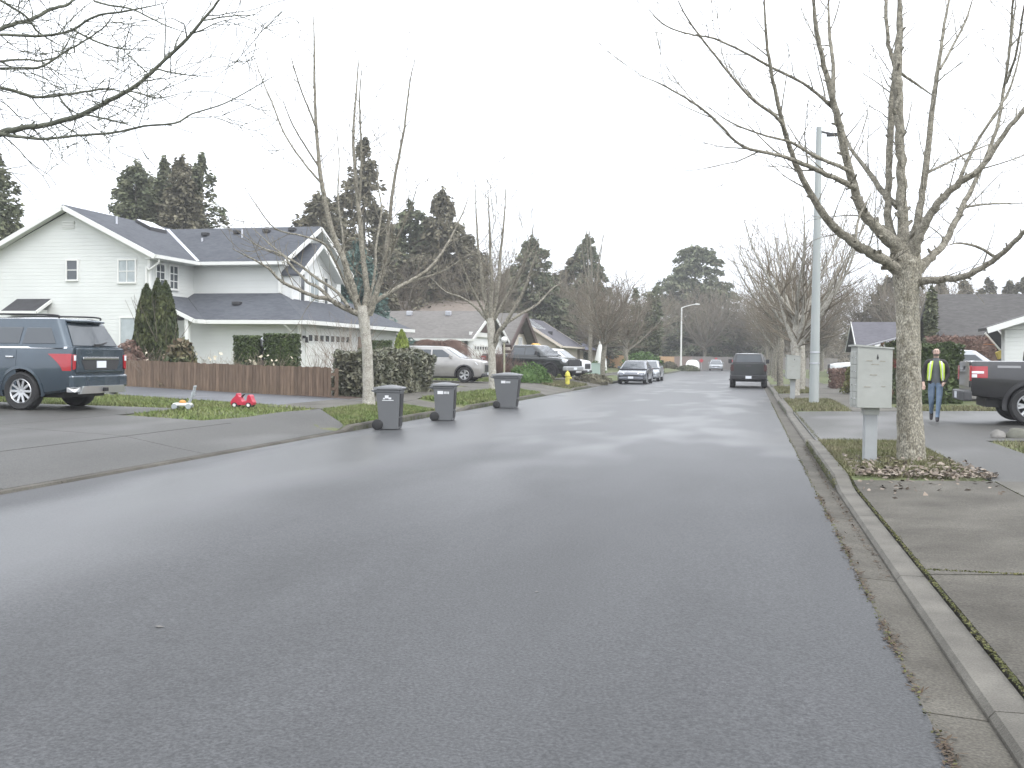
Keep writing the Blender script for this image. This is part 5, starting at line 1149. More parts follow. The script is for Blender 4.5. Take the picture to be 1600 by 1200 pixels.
# ------------------------------------------------------------------ plants near the house
def stems(r,n,h,spread,z0=0,r0=.012,crook=.12):
    s=[]
    for _ in range(n):
        a=r.uniform(0,6.283); p=Vector((math.cos(a)*spread*.15*r.random(),math.sin(a)*spread*.15*r.random(),z0)); d=Vector((math.cos(a)*spread*r.uniform(.2,1),math.sin(a)*spread*r.uniform(.2,1),h)).normalized(); L=h*r.uniform(.7,1.1); k=5
        for i in range(k):
            d=(d+Vector((r.gauss(0,crook),r.gauss(0,crook),.05))).normalized(); q=p+d*L/k; s.append((tuple(p),tuple(q),r0*(1-i/k*.7),r0*(1-(i+1)/k*.7))); p=q
    return s
def leafy(name,label,loc,size,n,leaf,mat,shape='box',rz=0,cat='shrub',group=None,elong=1.6,seed=1,coremat=None,rough=.0):
    """shrub: a woody core of stems and a shell of leaves on a box / ellipsoid / cone"""
    rg=np.random.default_rng(seed); root=thing(name,label,cat,loc,rz,group); X,Y,Z=size
    if shape=='box':
        k=n; f=rg.integers(0,5,k); P=rg.uniform(-.5,.5,(k,3)); P[:,2]+=.5
        dep=np.abs(rg.normal(0,.05,k))
        P[f==0,0]=.5-dep[f==0]; P[f==1,0]=-.5+dep[f==1]; P[f==2,1]=.5-dep[f==2]; P[f==3,1]=-.5+dep[f==3]; P[f==4,2]=1-dep[f==4]*.7
        P=P*np.array([X,Y,Z])
    elif shape=='dome':
        d=rdir(n,rg); d[:,2]=np.abs(d[:,2]); rr=(1-np.abs(rg.normal(0,.16,n)))[:,None]; P=d*rr*np.array([X/2,Y/2,Z])
        P[:,2]=P[:,2]*.98+.02
    elif shape=='cone':
        z=rg.uniform(0,1,n)**.85; a=rg.uniform(0,6.283,n); pr=np.interp(z,[0,.15,.4,.75,.93,1],[.75,1,.95,.62,.28,.03]); rr=pr*(1-np.abs(rg.normal(0,.12,n))); P=np.stack([np.cos(a)*rr*X/2,np.sin(a)*rr*Y/2,z*Z],1)
    if rough:
        P+=np.array([[mnoise.noise(Vector((p[0]*1.6+seed,p[1]*1.6,p[2]*1.6+k*9)))*rough for k in range(3)] for p in P])
        P[:,2]=np.maximum(P[:,2],.02)
    r=random.Random(seed); s=stems(r,max(10,int(n/260)),Z*.85,max(X,Y)*.45,0,.02)
    if shape=='box':
        s=[]
        for _ in range(int(X*Z*6)+6):
            x=r.uniform(-.45,.45)*X; y=r.uniform(-.4,.4)*Y; s.append(((x,y,0),(x+r.gauss(0,.05),y+r.gauss(0,.05),Z*r.uniform(.7,.93)),.02,.008))
    twigmesh('stems',s,m_twig,root,4)
    b=MB()
    if shape=='box': b.box(-X*.42,X*.42,-Y*.38,Y*.38,.03,Z*.93)
    elif shape=='dome': b.ball((0,0,0),1,12,8,(X*.38,Y*.38,Z*.80))
    else: b.lathe([(X*.28,.02),(X*.38,Z*.15),(X*.36,Z*.4),(X*.22,Z*.75),(X*.08,Z*.93),(.01,Z*.97)],10)
    b.build('inner_foliage',mat,root)
    A=None
    if shape in('cone',): 
        d=rg.normal(size=(n,3))*.35+np.array([0,0,1.]); A=d/np.linalg.norm(d,axis=1,keepdims=True)
    leaves('foliage',P,leaf,mat,root,elong,A=A); return root
def G(px,py,z): # ground point along a pixel ray at height z
    d=ray(px,py); t=(z-CH)/d.z; return Vector((0,0,CH))+d*t
def onY(px,D): p=at(px,600,D); return (p.x,p.y,gz(p.x,p.y))
g1='arborvitae by the house corner'
for px,D,wd,top,sd,lb in [(229,36.5,1.05,446,1,'left arborvitae of the trio by house corner'),(246,36.9,1.0,437,2,'tallest middle arborvitae of the trio by house corner'),(259,36.2,1.0,441,3,'right arborvitae of the trio by house corner')]:
    x,y,z=onY(px,D); leafy('arborvitae',lb,(x,y,z),(wd,wd,at(px,top,D).z-z),3600,.075,m_arb,'cone',0,'conifer',g1,2.4,sd)
x,y,z=onY(281,34.5); leafy('rhododendron','reddish green rhododendron beside the arborvitae trio',(x,y,z),(1.35,1.2,1.62),1500,.11,m_rhodo,'dome',0,'shrub',None,1.9,5,rough=.16)
x,y,z=onY(197,36); leafy('shrub','dark brown shrub behind the blue vehicle',(x,y,z),(1.9,1.5,1.55),2600,.05,m_twigr,'dome',0,'shrub',None,4,6,rough=.2)
x,y,z=onY(200,37.2); leafy('flowering_shrub','small yellow flowering shrub behind the fence beside the blue vehicle',(x,y,z),(.75,.6,1.05),500,.06,M('yellow_blossom',(.55,.46,.05),.7,island=.3),'dome',0,'shrub',None,1.5,7,rough=.15)
for (px0,px1,top,D,sd,lb) in [(370,407,525,36.6,8,'left clipped square hedge in front of the garage wall'),(416,466,522,36.8,9,'right wider clipped square hedge before garage wall')]:
    xc,yc,zc=onY((px0+px1)/2,D); leafy('hedge',lb,(xc,yc,zc),((px1-px0)*D/1600,1.0,at((px0+px1)/2,top,D).z-zc),5200,.055,m_hedge,'box',YAW,'hedge','clipped hedges in front of the garage wall',1.7,sd)
b=MB(); x,y,z=onY(411,36.6); lp=thing('garden_post','grey lamp post standing between the two clipped hedges','post',(x,y,z)); b.tube([(0,0,-.1),(0,0,1.45)],.045,8); b.build('pole',m_dark,lp,smooth=60); b=MB(); b.lathe([(.05,1.45),(.10,1.5),(.12,1.72),(.04,1.80)],8); b.build('lantern',m_gal,lp)
x,y,z=onY(627,47.5); leafy('golden_conifer','yellow green conifer at the end of the white arched porch',(x,y,z),(1.0,1.0,at(627,517,47.5).z-z),2200,.09,m_lime,'cone',0,'conifer',None,2.2,10)
x,y,z=onY(590,51); leafy('hedge','dark green shrub seen through the porch arch',(x,y,z),(1.3,1.0,1.9),1500,.08,m_hedge,'box',YAW,'shrub',None,1.6,11)
# laurel hedge along the sidewalk
p0=Vector((-11.75,29.1,0)); p1=Vector((-11.35,34.6,0)); mid=(p0+p1)/2; L=(p1-p0).length
ang=math.atan2(p1.y-p0.y,p1.x-p0.x)
leafy('laurel_hedge','loose grey green hedge behind the first two wheelie bins',(mid.x,mid.y,gz(mid.x,mid.y)-.02),(L,1.1,1.38),9500,.085,m_laurel,'box',ang,'hedge',None,2.1,12,rough=.22)
b=MB(); 
mul=[(-11.3,27.7),(-11.3,35.2),(-13.2,35.4),(-13.4,28.4)]
ribbon('mulch_bed',mul[:2],[mul[3],mul[2]],m_mulch,None,.016,10,4,kind='structure')
# weeping red maple, twig shrubs, boxwood etc
r=random.Random(40); x,y,z=onY(687,57); wm=thing('weeping_maple','low weeping russet maple in front of the grey brown roof','tree',(x,y,z))
b=MB(); b.tube([(0,0,-.1),(.05,.03,.8),(0,0,1.6)],[.09,.07,.05],8); b.build('trunk',m_limb,wm,smooth=60)
s=[]
for _ in range(650):
    a=r.uniform(0,6.283); R0=1.75*r.uniform(.5,1)**.6; p=Vector((0,0,1.65+r.uniform(-.3,.1))); d=Vector((math.cos(a),math.sin(a),.75)); 
    for i in range(6):
        q=p+d.normalized()*R0/4.2; s.append((tuple(p),tuple(q),.011*(1-i*.12),.011*(1-(i+1)*.12))); p=q; d.z-=.42; d+=Vector((r.gauss(0,.12),r.gauss(0,.12),0))
twigmesh('crown',s,m_twigr,wm,3)
def twigbush(label,loc,h,spread,n,mat,seed,r0=.010,name='bare_shrub'):
    r=random.Random(seed); t=thing(name,label,'shrub',loc,0,'bare twiggy shrubs'); s=stems(r,n,h,spread,0,r0,.16); s2=[]
    P=dict(step=[.12,.1],ang=[.5],rmin=.004,wob=.1,up=.06,max=0,dens=[0],mult=[1],ratio=(.3,.5))
    for a,b_,r0_,r1_ in s:
        if r.random()<.8: grow(r,b_,(Vector(b_)-Vector(a)).normalized()+Vector((r.gauss(0,.5),r.gauss(0,.5),.1)),h*r.uniform(.12,.3),r1_*.7,0,s2,P)
    twigmesh('stems',s+s2,mat,t,3); return t
m_twl=M('twig_light',(.24,.19,.15),.9,col2=(.30,.25,.20),ns=4)
twigbush('bare twiggy shrub in front of white garage door',onY(496,39),1.65,1.4,34,m_twl,1)
twigbush('taller pinkish bare shrub right of the garage door',onY(543,38),2.5,1.5,60,m_twl,2)
for i,(px,D,h,lb) in enumerate([(330,35.3,.95,'dry twiggy plants along the fence below the white wall'),(425,34.8,.95,'dry twiggy plants along the fence below the clipped hedges'),(240,35.0,1.0,'dry twiggy plants along the fence below the arborvitae'),(285,35,.95,'dry twiggy plants along fence below the rhododendron'),(385,35,.95,'dry twiggy plants along fence below the left clipped hedge')]):
    t=twigbush(lb,onY(px,D),h*1.15,1.2,46,m_twl,10+i,.006)
    rr=random.Random(i); C=[(rr.gauss(0,.4),rr.gauss(0,.3),h*rr.uniform(.9,1.25)) for _ in range(7)]; leaves('seed_heads',np.array(C),.10,M('seed_head',(.52,.47,.36),.9,island=.3),t,1.3,kind='stuff')
twigbush('brown winter hedge shrub behind the third wheelie bin',onY(800,52),1.05,1.7,240,m_twigr,30,.014)
twigbush('brown twiggy shrub left of the globe lamp',onY(772,52),1.6,1.2,160,m_twigr,31,.014)
x,y,z=onY(836,50.5); leafy('boxwood','round bright green boxwood in front of the black pickup',(x-.35,y,z-.05),(2.5,1.7,.95),2200,.075,m_box,'dome',0,'shrub',None,1.5,33,rough=.2)
x,y,z=onY(853,53.5); leafy('shrub','low reddish shrub under the nose of the black pickup',(x,y,z),(1.0,.8,.45),500,.06,m_rhodo,'dome',0,'shrub',None,1.5,34)
x,y,z=onY(928,84); leafy('shrub','small green shrub on lawn beside the utility box',(x,y,z),(2.2,1.4,.9),900,.10,m_box,'dome',0,'shrub',None,1.5,35,rough=.2)
x,y,z=onY(1002,96); leafy('shrub','bright green shrub mass at the foot of the slim cypresses',(x,y,z),(4.2,2.2,1.9),2200,.14,m_box,'dome',0,'shrub',None,1.6,36,rough=.3)
# right side
x,y,z=onY(1453,34.6); leafy('hedge','tall dark green hedge behind the walking man',(x,y,z-.03),(1.75,1.4,2.0),5200,.085,m_hedge,'box',YAW,'hedge',None,1.7,37,rough=.16)
x,y,z=onY(1403,35); leafy('hedge','red tipped hedge partly behind the near trunk',(x,y,z-.03),(.75,1.4,2.1),2400,.085,M('red_tip_leaf',(.05,.065,.02),.6,col2=(.19,.045,.035),ns=1.4,island=.4,contrast=(.5,.62)),'box',YAW,'hedge',None,1.7,38,rough=.12)
x,y,z=onY(1512,50); leafy('hedge','clipped brown winter hedge below the big grey roof',(x,y,z),(3.6,1.6,at(1512,527,50).z-z),4200,.07,m_twigr,'box',YAW,'hedge',None,4,39,rough=.15)
x,y,z=onY(1375,44); leafy('shrub','yellowish green shrub behind the near cluster mailbox',(x,y,z),(3.4,1.4,2.05),2600,.09,M('olive_leaf',(.10,.115,.03),.7,col2=(.15,.14,.05),ns=2,island=.35),'dome',YAW,'shrub',None,1.6,40,rough=.2)
x,y,z=onY(1316,52); leafy('shrub','rounded brown clipped shrub left of near cluster mailbox',(x,y,z),(1.1,1.0,.95),1500,.05,m_twigr,'box',YAW,'shrub',None,3.5,41,rough=.1)
x,y,z=onY(1108,147); 
for i,(px,D,wd,h,lb,mm) in enumerate([(1045,130,2.2,.9,'low shrub left of the street lamp',m_needlew),(1075,128,3.0,.8,'low dark shrub at street lamp base',m_needle)]):
    x,y,z=onY(px,D); leafy('shrub',lb,(x,y,z),(wd,1.2,h),700,.14,mm,'dome',0,'shrub',None,1.6,50+i)
x,y,z=onY(905,55); leafy('shrub','low heather like shrub right of the hydrant',(x,y+5,z),(2.4,1.2,.5),900,.07,m_needlew,'dome',0,'shrub',None,2,53)
# ------------------------------------------------------------------ fences
A=Vector((-23.4,31.95,0)); B=Vector((-11.95,28.35,0)); d=(B-A); n=int(d.length/.145); u=d.normalized(); nrm=Vector((u.y,-u.x,0))
fn=thing('picket_fence','low brown board fence along the side path','fence',(A.x,A.y,gz(A.x,A.y))); O=fn.location; r=random.Random(3)
base=None
for i in range(n):
    p=A+u*(.145*i+.07); z=gz(p.x,p.y); h=.88+r.uniform(-.02,.02)
    me=None; b=MB(O); q=u*.066; t=nrm*.02
    P=[p-q,p+q,p+q+t,p-q+t]; zt=z+h; tilt=r.uniform(-.004,.004)
    b.add([(*v.xy,z-.02) for v in P]+[(v.x+u.x*tilt,v.y+u.y*tilt,zt) for v in P],[(3,2,1,0),(4,5,6,7),(0,1,5,4),(1,2,6,5),(2,3,7,6),(3,0,4,7)]); b.build('board',m_wood,fn)
for hh in (.25,.68):
    b=MB(O); b.bar((*(A-nrm*.03).xy,gz(A.x,A.y)+hh),(*(B-nrm*.03).xy,gz(B.x,B.y)+hh),.04,.09); b.build('rail',m_wood,fn)
for k in range(5):
    p=A+d*k/4-nrm*.09; b=MB(O); z=gz(p.x,p.y); b.box(p.x-.045,p.x+.045,p.y-.045,p.y+.045,z-.1,z+.86); b.build('post',m_wood,fn)
m_fo=M('fence_orange',(.42,.26,.14),.85,col2=(.5,.33,.2),ns=.8,objrand=.15); m_fg=M('fence_grey',(.20,.185,.175),.9,col2=(.27,.25,.235),ns=.8,objrand=.1); m_fp=M('fence_pinkish',(.30,.235,.215),.9,objrand=.1)
def panelfence(label,x0,x1,y,h,mats,name='board_fence',y1=None,step=2.4):
    y1=y if y1 is None else y1; z=gz((x0+x1)/2,y); f=thing(name,label,'fence',((x0+x1)/2,(y+y1)/2,z)); O=f.location; L=math.hypot(x1-x0,y1-y); k=int(L/step); r=random.Random(int(abs(x0)*10))
    D=Vector((x1-x0,y1-y,0))/k
    for i in range(k):
        a=Vector((x0,y,0))+D*i; b=MB(O); nb=15; hh=h+r.uniform(-.05,.05)
        for j in range(nb):
            p=a+D*(j/nb); q=a+D*((j+.93)/nb); oy=.012*(j%2); b.prism([(p.x,p.y+oy,z-.1),(q.x,q.y+oy,z-.1),(q.x,q.y+oy,z+hh),(p.x,p.y+oy,z+hh)],(0.02 if abs(D.x)<abs(D.y) else 0,.02 if abs(D.x)>=abs(D.y) else 0,0))
        b.build('fence_panel',mats(i/k,r),f,fix=True)
        b=MB(O); b.box(a.x-.05,a.x+.05,a.y+.04,a.y+.14,z-.1,z+h+.06); b.build('post',m_fg,f)
    return f
panelfence('weathered end fence, orange boards at left turning grey at right',-15.5,12,149.2,1.85,lambda t,r:(m_fo if t<.16 else (m_fp if t<.21 else (m_fo if t<.27 else m_fg))))
panelfence('orange boarded fence beside the tan bluish roofed house',-17.5,-12.2,124,1.5,lambda t,r:m_fo)
# ------------------------------------------------------------------ wheelie bins
m_bin=M('bin_grey',(.115,.12,.125),.55,col2=(.12,.125,.13),ns=3); m_binl=M('bin_lid',(.12,.125,.13),.38)
m_mark=M('bin_print',(.72,.73,.74),.6)
def bin_(label,loc,rz,h,dx,dy,taper,mark):
    """front faces +x (street), wheels at -x"""
    t=thing('wheelie_bin',label,'bin',loc,rz,'wheelie bins at the left kerb'); hb=h*.90
    a,c=dx/2,dy/2; b=MB()
    lo=[(-a*taper+.04,-c*taper),(a*taper,-c*taper),(a*taper,c*taper),(-a*taper+.04,c*taper)]; hi=[(-a,-c),(a,-c),(a,c),(-a,c)]; mi=[tuple(lerp(l[k],h_[k],.93) for k in (0,1)) for l,h_ in zip(lo,hi)]
    V=[(*p,.02) for p in lo]+[(*p,hb*.93) for p in mi]+[(p[0]*1.06,p[1]*1.06,hb*.94) for p in mi]+[(p[0]*1.05,p[1]*1.05,hb) for p in hi]
    fs=[(3,2,1,0),(12,13,14,15)]+[(k*4+j,k*4+(j+1)%4,k*4+4+(j+1)%4,k*4+4+j) for k in range(3) for j in range(4)]
    b.add(V,fs); b.build('tub',m_bin,t,bevel=.022)
    # black plates paint the shade of the front recess on the street side
    b=MB(); 
    for z0,z1 in ((.08,hb*.30),(hb*.34,hb*.90)):
        f0=lerp(a*taper,a,z0/hb)+.002; f1=lerp(a*taper,a,z1/hb)+.002; w0=c*taper*.74
        b.prism([(f0,-w0,z0),(f0,w0,z0),(f1,w0*1.1,z1),(f1,-w0*1.1,z1)],(.015,0,0))
    b.build('front_shade',m_black,t,fix=True)
    b=MB(); e=.035; n=6; V=[];
    for i in range(n+1):
        x=lerp(-a-.05,a+.05,i/n); zz=hb+.012+(h-hb)*(1-(2*i/n-1)**2*.75)*.9
        V+=[(x,-c-.045,hb+.012),(x,-c-.03,hb+.05),(x,-c*.6,zz),(x,c*.6,zz),(x,c+.03,hb+.05),(x,c+.045,hb+.012)]
    b.add(V,[(i*6+j,i*6+(j+1)%6,(i+1)*6+(j+1)%6,(i+1)*6+j) for i in range(n) for j in range(6)]+[tuple(range(5,-1,-1)),tuple(n*6+j for j in range(6))]); b.build('lid',m_binl,t,smooth=40,fix=True)
    b=MB(); b.tube([(-a-.09,-c*.9,hb*.97),(-a-.09,c*.9,hb*.97)],.018,8); b.bar((-a-.09,-c*.8,hb*.97),(-a,-c*.8,hb*.93),.03,.03); b.bar((-a-.09,c*.8,hb*.97),(-a,c*.8,hb*.93),.03,.03); b.build('handle',m_binl,t)
    for sg in (-1,1):
        M4=Matrix.Translation((-a*taper-.0,sg*(c*taper+.02),.115))@Matrix.Rotation(math.pi/2,4,'X'); b=MB(); b.lathe([(.02,-.035),(.105,-.035),(.118,-.02),(.118,.02),(.105,.035),(.02,.035)],18,M4); b.build('wheel',m_tyre,t,smooth=50,fix=True)
    b=MB(); b.tube([(-a*taper,-c*taper,.115),(-a*taper,c*taper,.115)],.016,8); b.build('axle',m_black,t)
    # white print, high on the side
    zc=hb*.80; y=-(lerp(c*taper,c,zc/hb)+.003); b=MB()
    def pl(x0,x1,z0,z1,dy=0): b.prism([(x0,-(lerp(c*taper,c,z0/hb)+.004),z0),(x1,-(lerp(c*taper,c,z0/hb)+.004),z0),(x1,-(lerp(c*taper,c,z1/hb)+.004),z1),(x0,-(lerp(c*taper,c,z1/hb)+.004),z1)],(0,-.003,0))
    if mark=='swoosh':
        pl(-.06,.02,zc-.01,zc+.055); pl(-.10,-.06,zc-.03,zc); pl(.02,.08,zc-.03,zc+.01); pl(-.12,.13,zc-.06,zc-.045)
    else:
        pl(-.15,-.01,zc-.02,zc+.06)
        for k in range(4): pl(.01+k*.035,.032+k*.035,zc-.015,zc+.045)
    b.build('printed_mark',m_mark,t,fix=True); return t
bin_('nearest wheelie bin with a brown stained foot at the left kerb',(-7.62,21.15,0),R_(8),.97,.52,.50,.86,'swoosh')
bin_('narrow wheelie bin between the other two at the kerb',(-7.38,24.5,0),R_(8),.96,.52,.50,.86,'bar')
bin_('farthest and widest wheelie bin with flared top',(-7.36,31.2,0),R_(4),1.12,.78,.66,.76,'bar')
bd=bin_('dark wheelie bin standing behind the parked sedans',(-7.45,79.5,0),R_(-5),1.1,.6,.58,.86,'bar')
# ------------------------------------------------------------------ toys
m_tred=M('toy_red',(.50,.02,.05),.35,col2=(.42,.02,.05),ns=4)
x,y=-11.35,21.6; t=thing('toy_car','red plastic ride on toy car on the grass strip','toy car',(x,y,gz(x,y)+.02),R_(8)); t.scale=(.82,)*3
b=MB(); P=[(-.31,.07),(.31,.07),(.33,.15),(.29,.22),(.25,.34),(.20,.37),(.16,.34),(.13,.20),(.02,.17),(-.02,.22),(-.05,.30),(-.10,.33),(-.12,.40),(-.15,.41),(-.18,.34),(-.28,.24),(-.33,.15)]
b.prism([(px,-.15,pz) for px,pz in P],(0,.30,0)); b.build('body',m_tred,t,bevel=.025,fix=True)
for xx in (-.2,.2):
    for sg in (-1,1):
        b=MB(); M4=Matrix.Translation((xx,sg*.155,.075))@Matrix.Rotation(math.pi/2,4,'X'); b.lathe([(.03,-.03),(.075,-.03),(.075,.03),(.03,.03)],14,M4); w_=b.build('wheel',m_black,t,smooth=40,fix=True); b=MB(); b.lathe([(.001,-.034),(.045,-.033),(.045,.033),(.001,.034)],12,M4); b.build('hubcap',m_twhite,w_,fix=True)
b=MB(); b.tube([(-.05,0,.25),(.0,0,.34)],.012,6); b.lathe([(.05,0),(.07,.015),(.05,.03)],12,Matrix.Translation((.0,0,.33))@Matrix.Rotation(-.6,4,'Y')); b.build('steering_wheel',m_black,t)
x,y=-12.25,20.5; t=thing('toy_mower','small toy push mower with grey handle on the grass','toy',(x,y,gz(x,y)+.01),R_(20))
b=MB(); b.prism([(-.2,-.13,.06),(.2,-.13,.06),(.2,.13,.06),(-.2,.13,.06)],(0,0,.07)); b.build('deck',m_twhite,t,bevel=.03,fix=True)
b=MB(); b.ball((.0,0,.15),.08,10,6,(1,1,.6)); b.build('engine',M('toy_orange',(.55,.25,.05),.4),t,smooth=60)
m_tg=M('toy_grey',(.35,.38,.40),.4)
for sg in (-1,1):
    b=MB(); b.tube([(.14,sg*.10,.12),(.24,sg*.11,.36),(.27,sg*.10,.50)],.014,8); b.build('handle_tube',m_tg,t,smooth=60)
b=MB(); b.tube([(.27,-.12,.50),(.27,.12,.50)],.018,8); b.box(.20,.26,-.10,.10,.30,.38); b.build('handle',m_tg,t)
for xx in (-.15,.15):
    for sg in (-1,1):
        b=MB(); M4=Matrix.Translation((xx,sg*.15,.06))@Matrix.Rotation(math.pi/2,4,'X'); b.lathe([(.01,-.02),(.06,-.02),(.06,.02),(.01,.02)],12,M4); b.build('wheel',m_tg,t,smooth=40,fix=True)
# ------------------------------------------------------------------ cluster mailboxes
m_mb=M('mailbox_grey',(.365,.375,.35),.5,col2=(.315,.325,.30),ns=2.5,bump=.05,bs=40); m_mbp=M('mailbox_post',(.33,.345,.35),.55,col2=(.29,.30,.305),ns=3); m_rust=M('rust_stain',(.27,.255,.21),.8,col2=(.33,.32,.28),ns=20)
def mailbox(label,loc,rz,detail=True,s=1.0):
    """doors face -x (street); roof slopes down to the back"""
    t=thing('cluster_mailbox',label,'mailbox',loc,rz,'cluster mailboxes'); t.scale=(s,)*3; z0,z1=.79,1.66
    b=MB(); b.prism([(-.24,-.235,z0),(.24,-.235,z0),(.24,-.235,z1-.035),(-.24,-.235,z1)],(0,.47,0)); b.build('cabinet',m_mb,t,bevel=.008,fix=True)
    b=MB(); b.prism([(-.275,-.25,z1+.002),(.255,-.25,z1-.034),(.255,-.25,z1-.012),(-.275,-.25,z1+.028)],(0,.50,0)); b.build('roof',m_mb,t,fix=True)
    b=MB(); b.box(-.085,.085,-.085,.085,-.1,z0-.07); b.build('post',m_mbp,t,bevel=.006); b=MB(); b.box(-.105,.105,-.105,.105,z0-.10,z0-.002); b.build('collar',m_mb,t)
    b=MB(); b.box(-.17,.17,-.17,.17,-.03,.012); b.build('base_plate',m_mbp,t)
    for i in range(4):
        for j in range(2):
            b=MB(); y0=-.21+j*.212; h=(z1-z0-.09)/4; b.box(-.252,-.238,y0,y0+.2,z0+.03+i*h,z0+.02+(i+1)*h); dd=b.build('door',m_mb,t,bevel=.004,seg=1)
            b=MB(); b.lathe([(.014,0),(.014,.012)],10,Matrix.Translation((-.252,y0+.03,z0+.03+(i+.5)*h))@Matrix.Rotation(-math.pi/2,4,'Y')); b.build('lock',m_chrome,dd)
    b=MB(); b.box(.241,.246,-.2,.2,z0+.05,z1-.08); b.build('back_door',m_mb,t)
    if detail:
        b=MB(); y=-.2385; b.prism([(.02,y,z1-.17),(.05,y,z1-.17),(.035,y,z1-.10)],(0,-.002,0)); b.box(.03,.04,y-.002,y,z1-.185,z1-.171); b.build('arrow_mark',m_black,t,fix=True)
        for k,(xx,zz,w_) in enumerate([(-.08,z1-.20,.05),(.10,z1-.205,.045),(.0,z1-.25,.06),(-.02,z1-.40,.055),(-.10,z0+.30,.05),(.12,z0+.31,.03)]):
            b=MB(); b.prism([(xx-w_,y,zz-.006),(xx+w_*.8,y,zz-.009),(xx+w_,y,zz+.004),(xx-w_*.7,y,zz+.008)],(0,-.0015,0)); b.build('rust_mark',m_rust,t,fix=True)
    return t
mailbox('grey cluster mailbox on a post beside the near tree trunk',(1.76,15.95,gz(1.76,15.95)-.01),R_(6),True,1.03)
mailbox('farther grey cluster mailbox left of the utility pole',(1.58,39.2,gz(1.58,39.2)-.01),R_(3),True,1.0)
# ------------------------------------------------------------------ poles, lamps, hydrant
m_pole=M('pole_grey',(.32,.35,.345),.6,col2=(.37,.39,.385),ns=1.2,stretch=(4,4,.6))
x,y=2.17,36.2; up=thing('utility_pole','pale grey round pole rising behind the near cluster mailbox','pole',(x,y,gz(x,y)),0); 
b=MB(); b.tube([(0,0,-.1),(0,0,3),(0,0,6),(0,0,9.35)],[.165,.145,.12,.09],16); b.build('pole',m_pole,up,smooth=60)
for zz in (1.35,1.72): b=MB(); b.lathe([(.158,zz),(.17,zz+.005),(.17,zz+.045),(.155,zz+.05)],16); b.build('band',m_gal,up,smooth=40)
b=MB(); b.bar((0,0,9.2),(.42,.1,9.12),.06,.06); b.box(.25,.6,-.08,.12,9.03,9.12); b.build('top_arm',m_dark,up)
x,y=-9.4,146.5; sl=thing('street_lamp','white street lamp at the end of the road','street lamp',(x,y,gz(x,y)),0)
b=MB(); b.tube([(0,0,-.1),(0,0,4),(0,0,8.5)],[.14,.12,.09],12); b.build('pole',M('lamp_white',(.72,.72,.70),.5),sl,smooth=60)
b=MB(); pp,rr=smooth_path([(0,0,8.45),(.4,0,8.6),(1.1,0,8.8),(1.9,0,8.95)],[.07,.06,.055,.05],4); b.tube(pp,rr,8); b.build('arm',MATS['lamp_white'],sl,smooth=60)
b=MB(); b.ball((2.15,0,8.95),.32,12,8,(1.2,.6,.35)); b.build('lamp_head',MATS['lamp_white'],sl,smooth=60)
x,y,z=onY(787,48.5); gl=thing('globe_lamp','slim lamp post with a white globe in front of brown gable house','lamp',(x,y,z)); b=MB(); pp,rr=smooth_path([(0,0,-.1),(.02,0,1.0),(0,0,1.95)],[.055,.05,.045],4); b.tube(pp,rr,8); b.build('pole',M('post_weathered',(.36,.34,.27),.8,col2=(.26,.27,.17),ns=8),gl,smooth=60); b=MB(); b.ball((0,0,2.08),.15,14,8); b.build('globe',m_twhite,gl,smooth=60)
m_yel=M('hydrant_yellow',(.72,.66,.12),.5,col2=(.52,.45,.06),ns=8)
x,y=-8.85,50.6; hy=thing('fire_hydrant','yellow fire hydrant at the left kerb','hydrant',(x,y,gz(x,y)),R_(20)); b=MB(); b.lathe([(.17,-.05),(.17,.05),(.11,.06),(.11,.46),(.15,.47),(.15,.51),(.12,.52)],16); b.build('barrel',m_yel,hy,smooth=35)
b=MB(); b.lathe([(.125,.52),(.115,.60),(.07,.68),(.03,.70),(.03,.75),(.001,.75)],16); b.build('bonnet',m_yel,hy,smooth=35)
for a in (0,math.pi/2,-math.pi/2):
    b=MB(); b.lathe([(.055 if a else .07,.09),(.055 if a else .07,.19),(.02,.20),(.02,.22),(.001,.22)],12,Matrix.Translation((0,0,.37))@Matrix.Rotation(a,4,'Z')@Matrix.Rotation(math.pi/2,4,'Y')); b.build('outlet',m_yel,hy,smooth=35)
x,y,z=onY(926,78); ub=thing('utility_box','low pale green utility cabinet on the lawn behind the kerb tree','cabinet',(x,y,z),R_(5)); b=MB(); b.box(-.55,.55,-.45,.45,-.05,.8); b.build('cabinet',M('cabinet_green',(.33,.42,.37),.6),ub,bevel=.03); b=MB(); b.box(-.57,.57,-.47,.47,.80,.84); b.build('lid',MATS['cabinet_green'],ub,bevel=.01)
# end of road markers: red diamonds on posts
for px,py,lb,s in [(1096,563.5,'red end of road marker above the covered car',.62),(1119,560.5,'small red end of road marker behind the pale car',.4),(1143,564,'red end of road marker left of the dark pickup',.55)]:
    p=at(px,py,146); z=gz(p.x,p.y); t=thing('road_marker',lb,'sign',(p.x,148.6,.18),0,'red end of road markers'); hz=p.z-.18
    b=MB(); b.box(-.03,.03,.0,.05,-.1,hz+.2); b.build('post',m_gal,t); b=MB(); b.prism([(-s/2,-.02,hz),(0,-.02,hz-s/2),(s/2,-.02,hz),(0,-.02,hz+s/2)],(0,.02,0)); b.build('panel',M('sign_red',(.50,.03,.05),.5),t,fix=True)
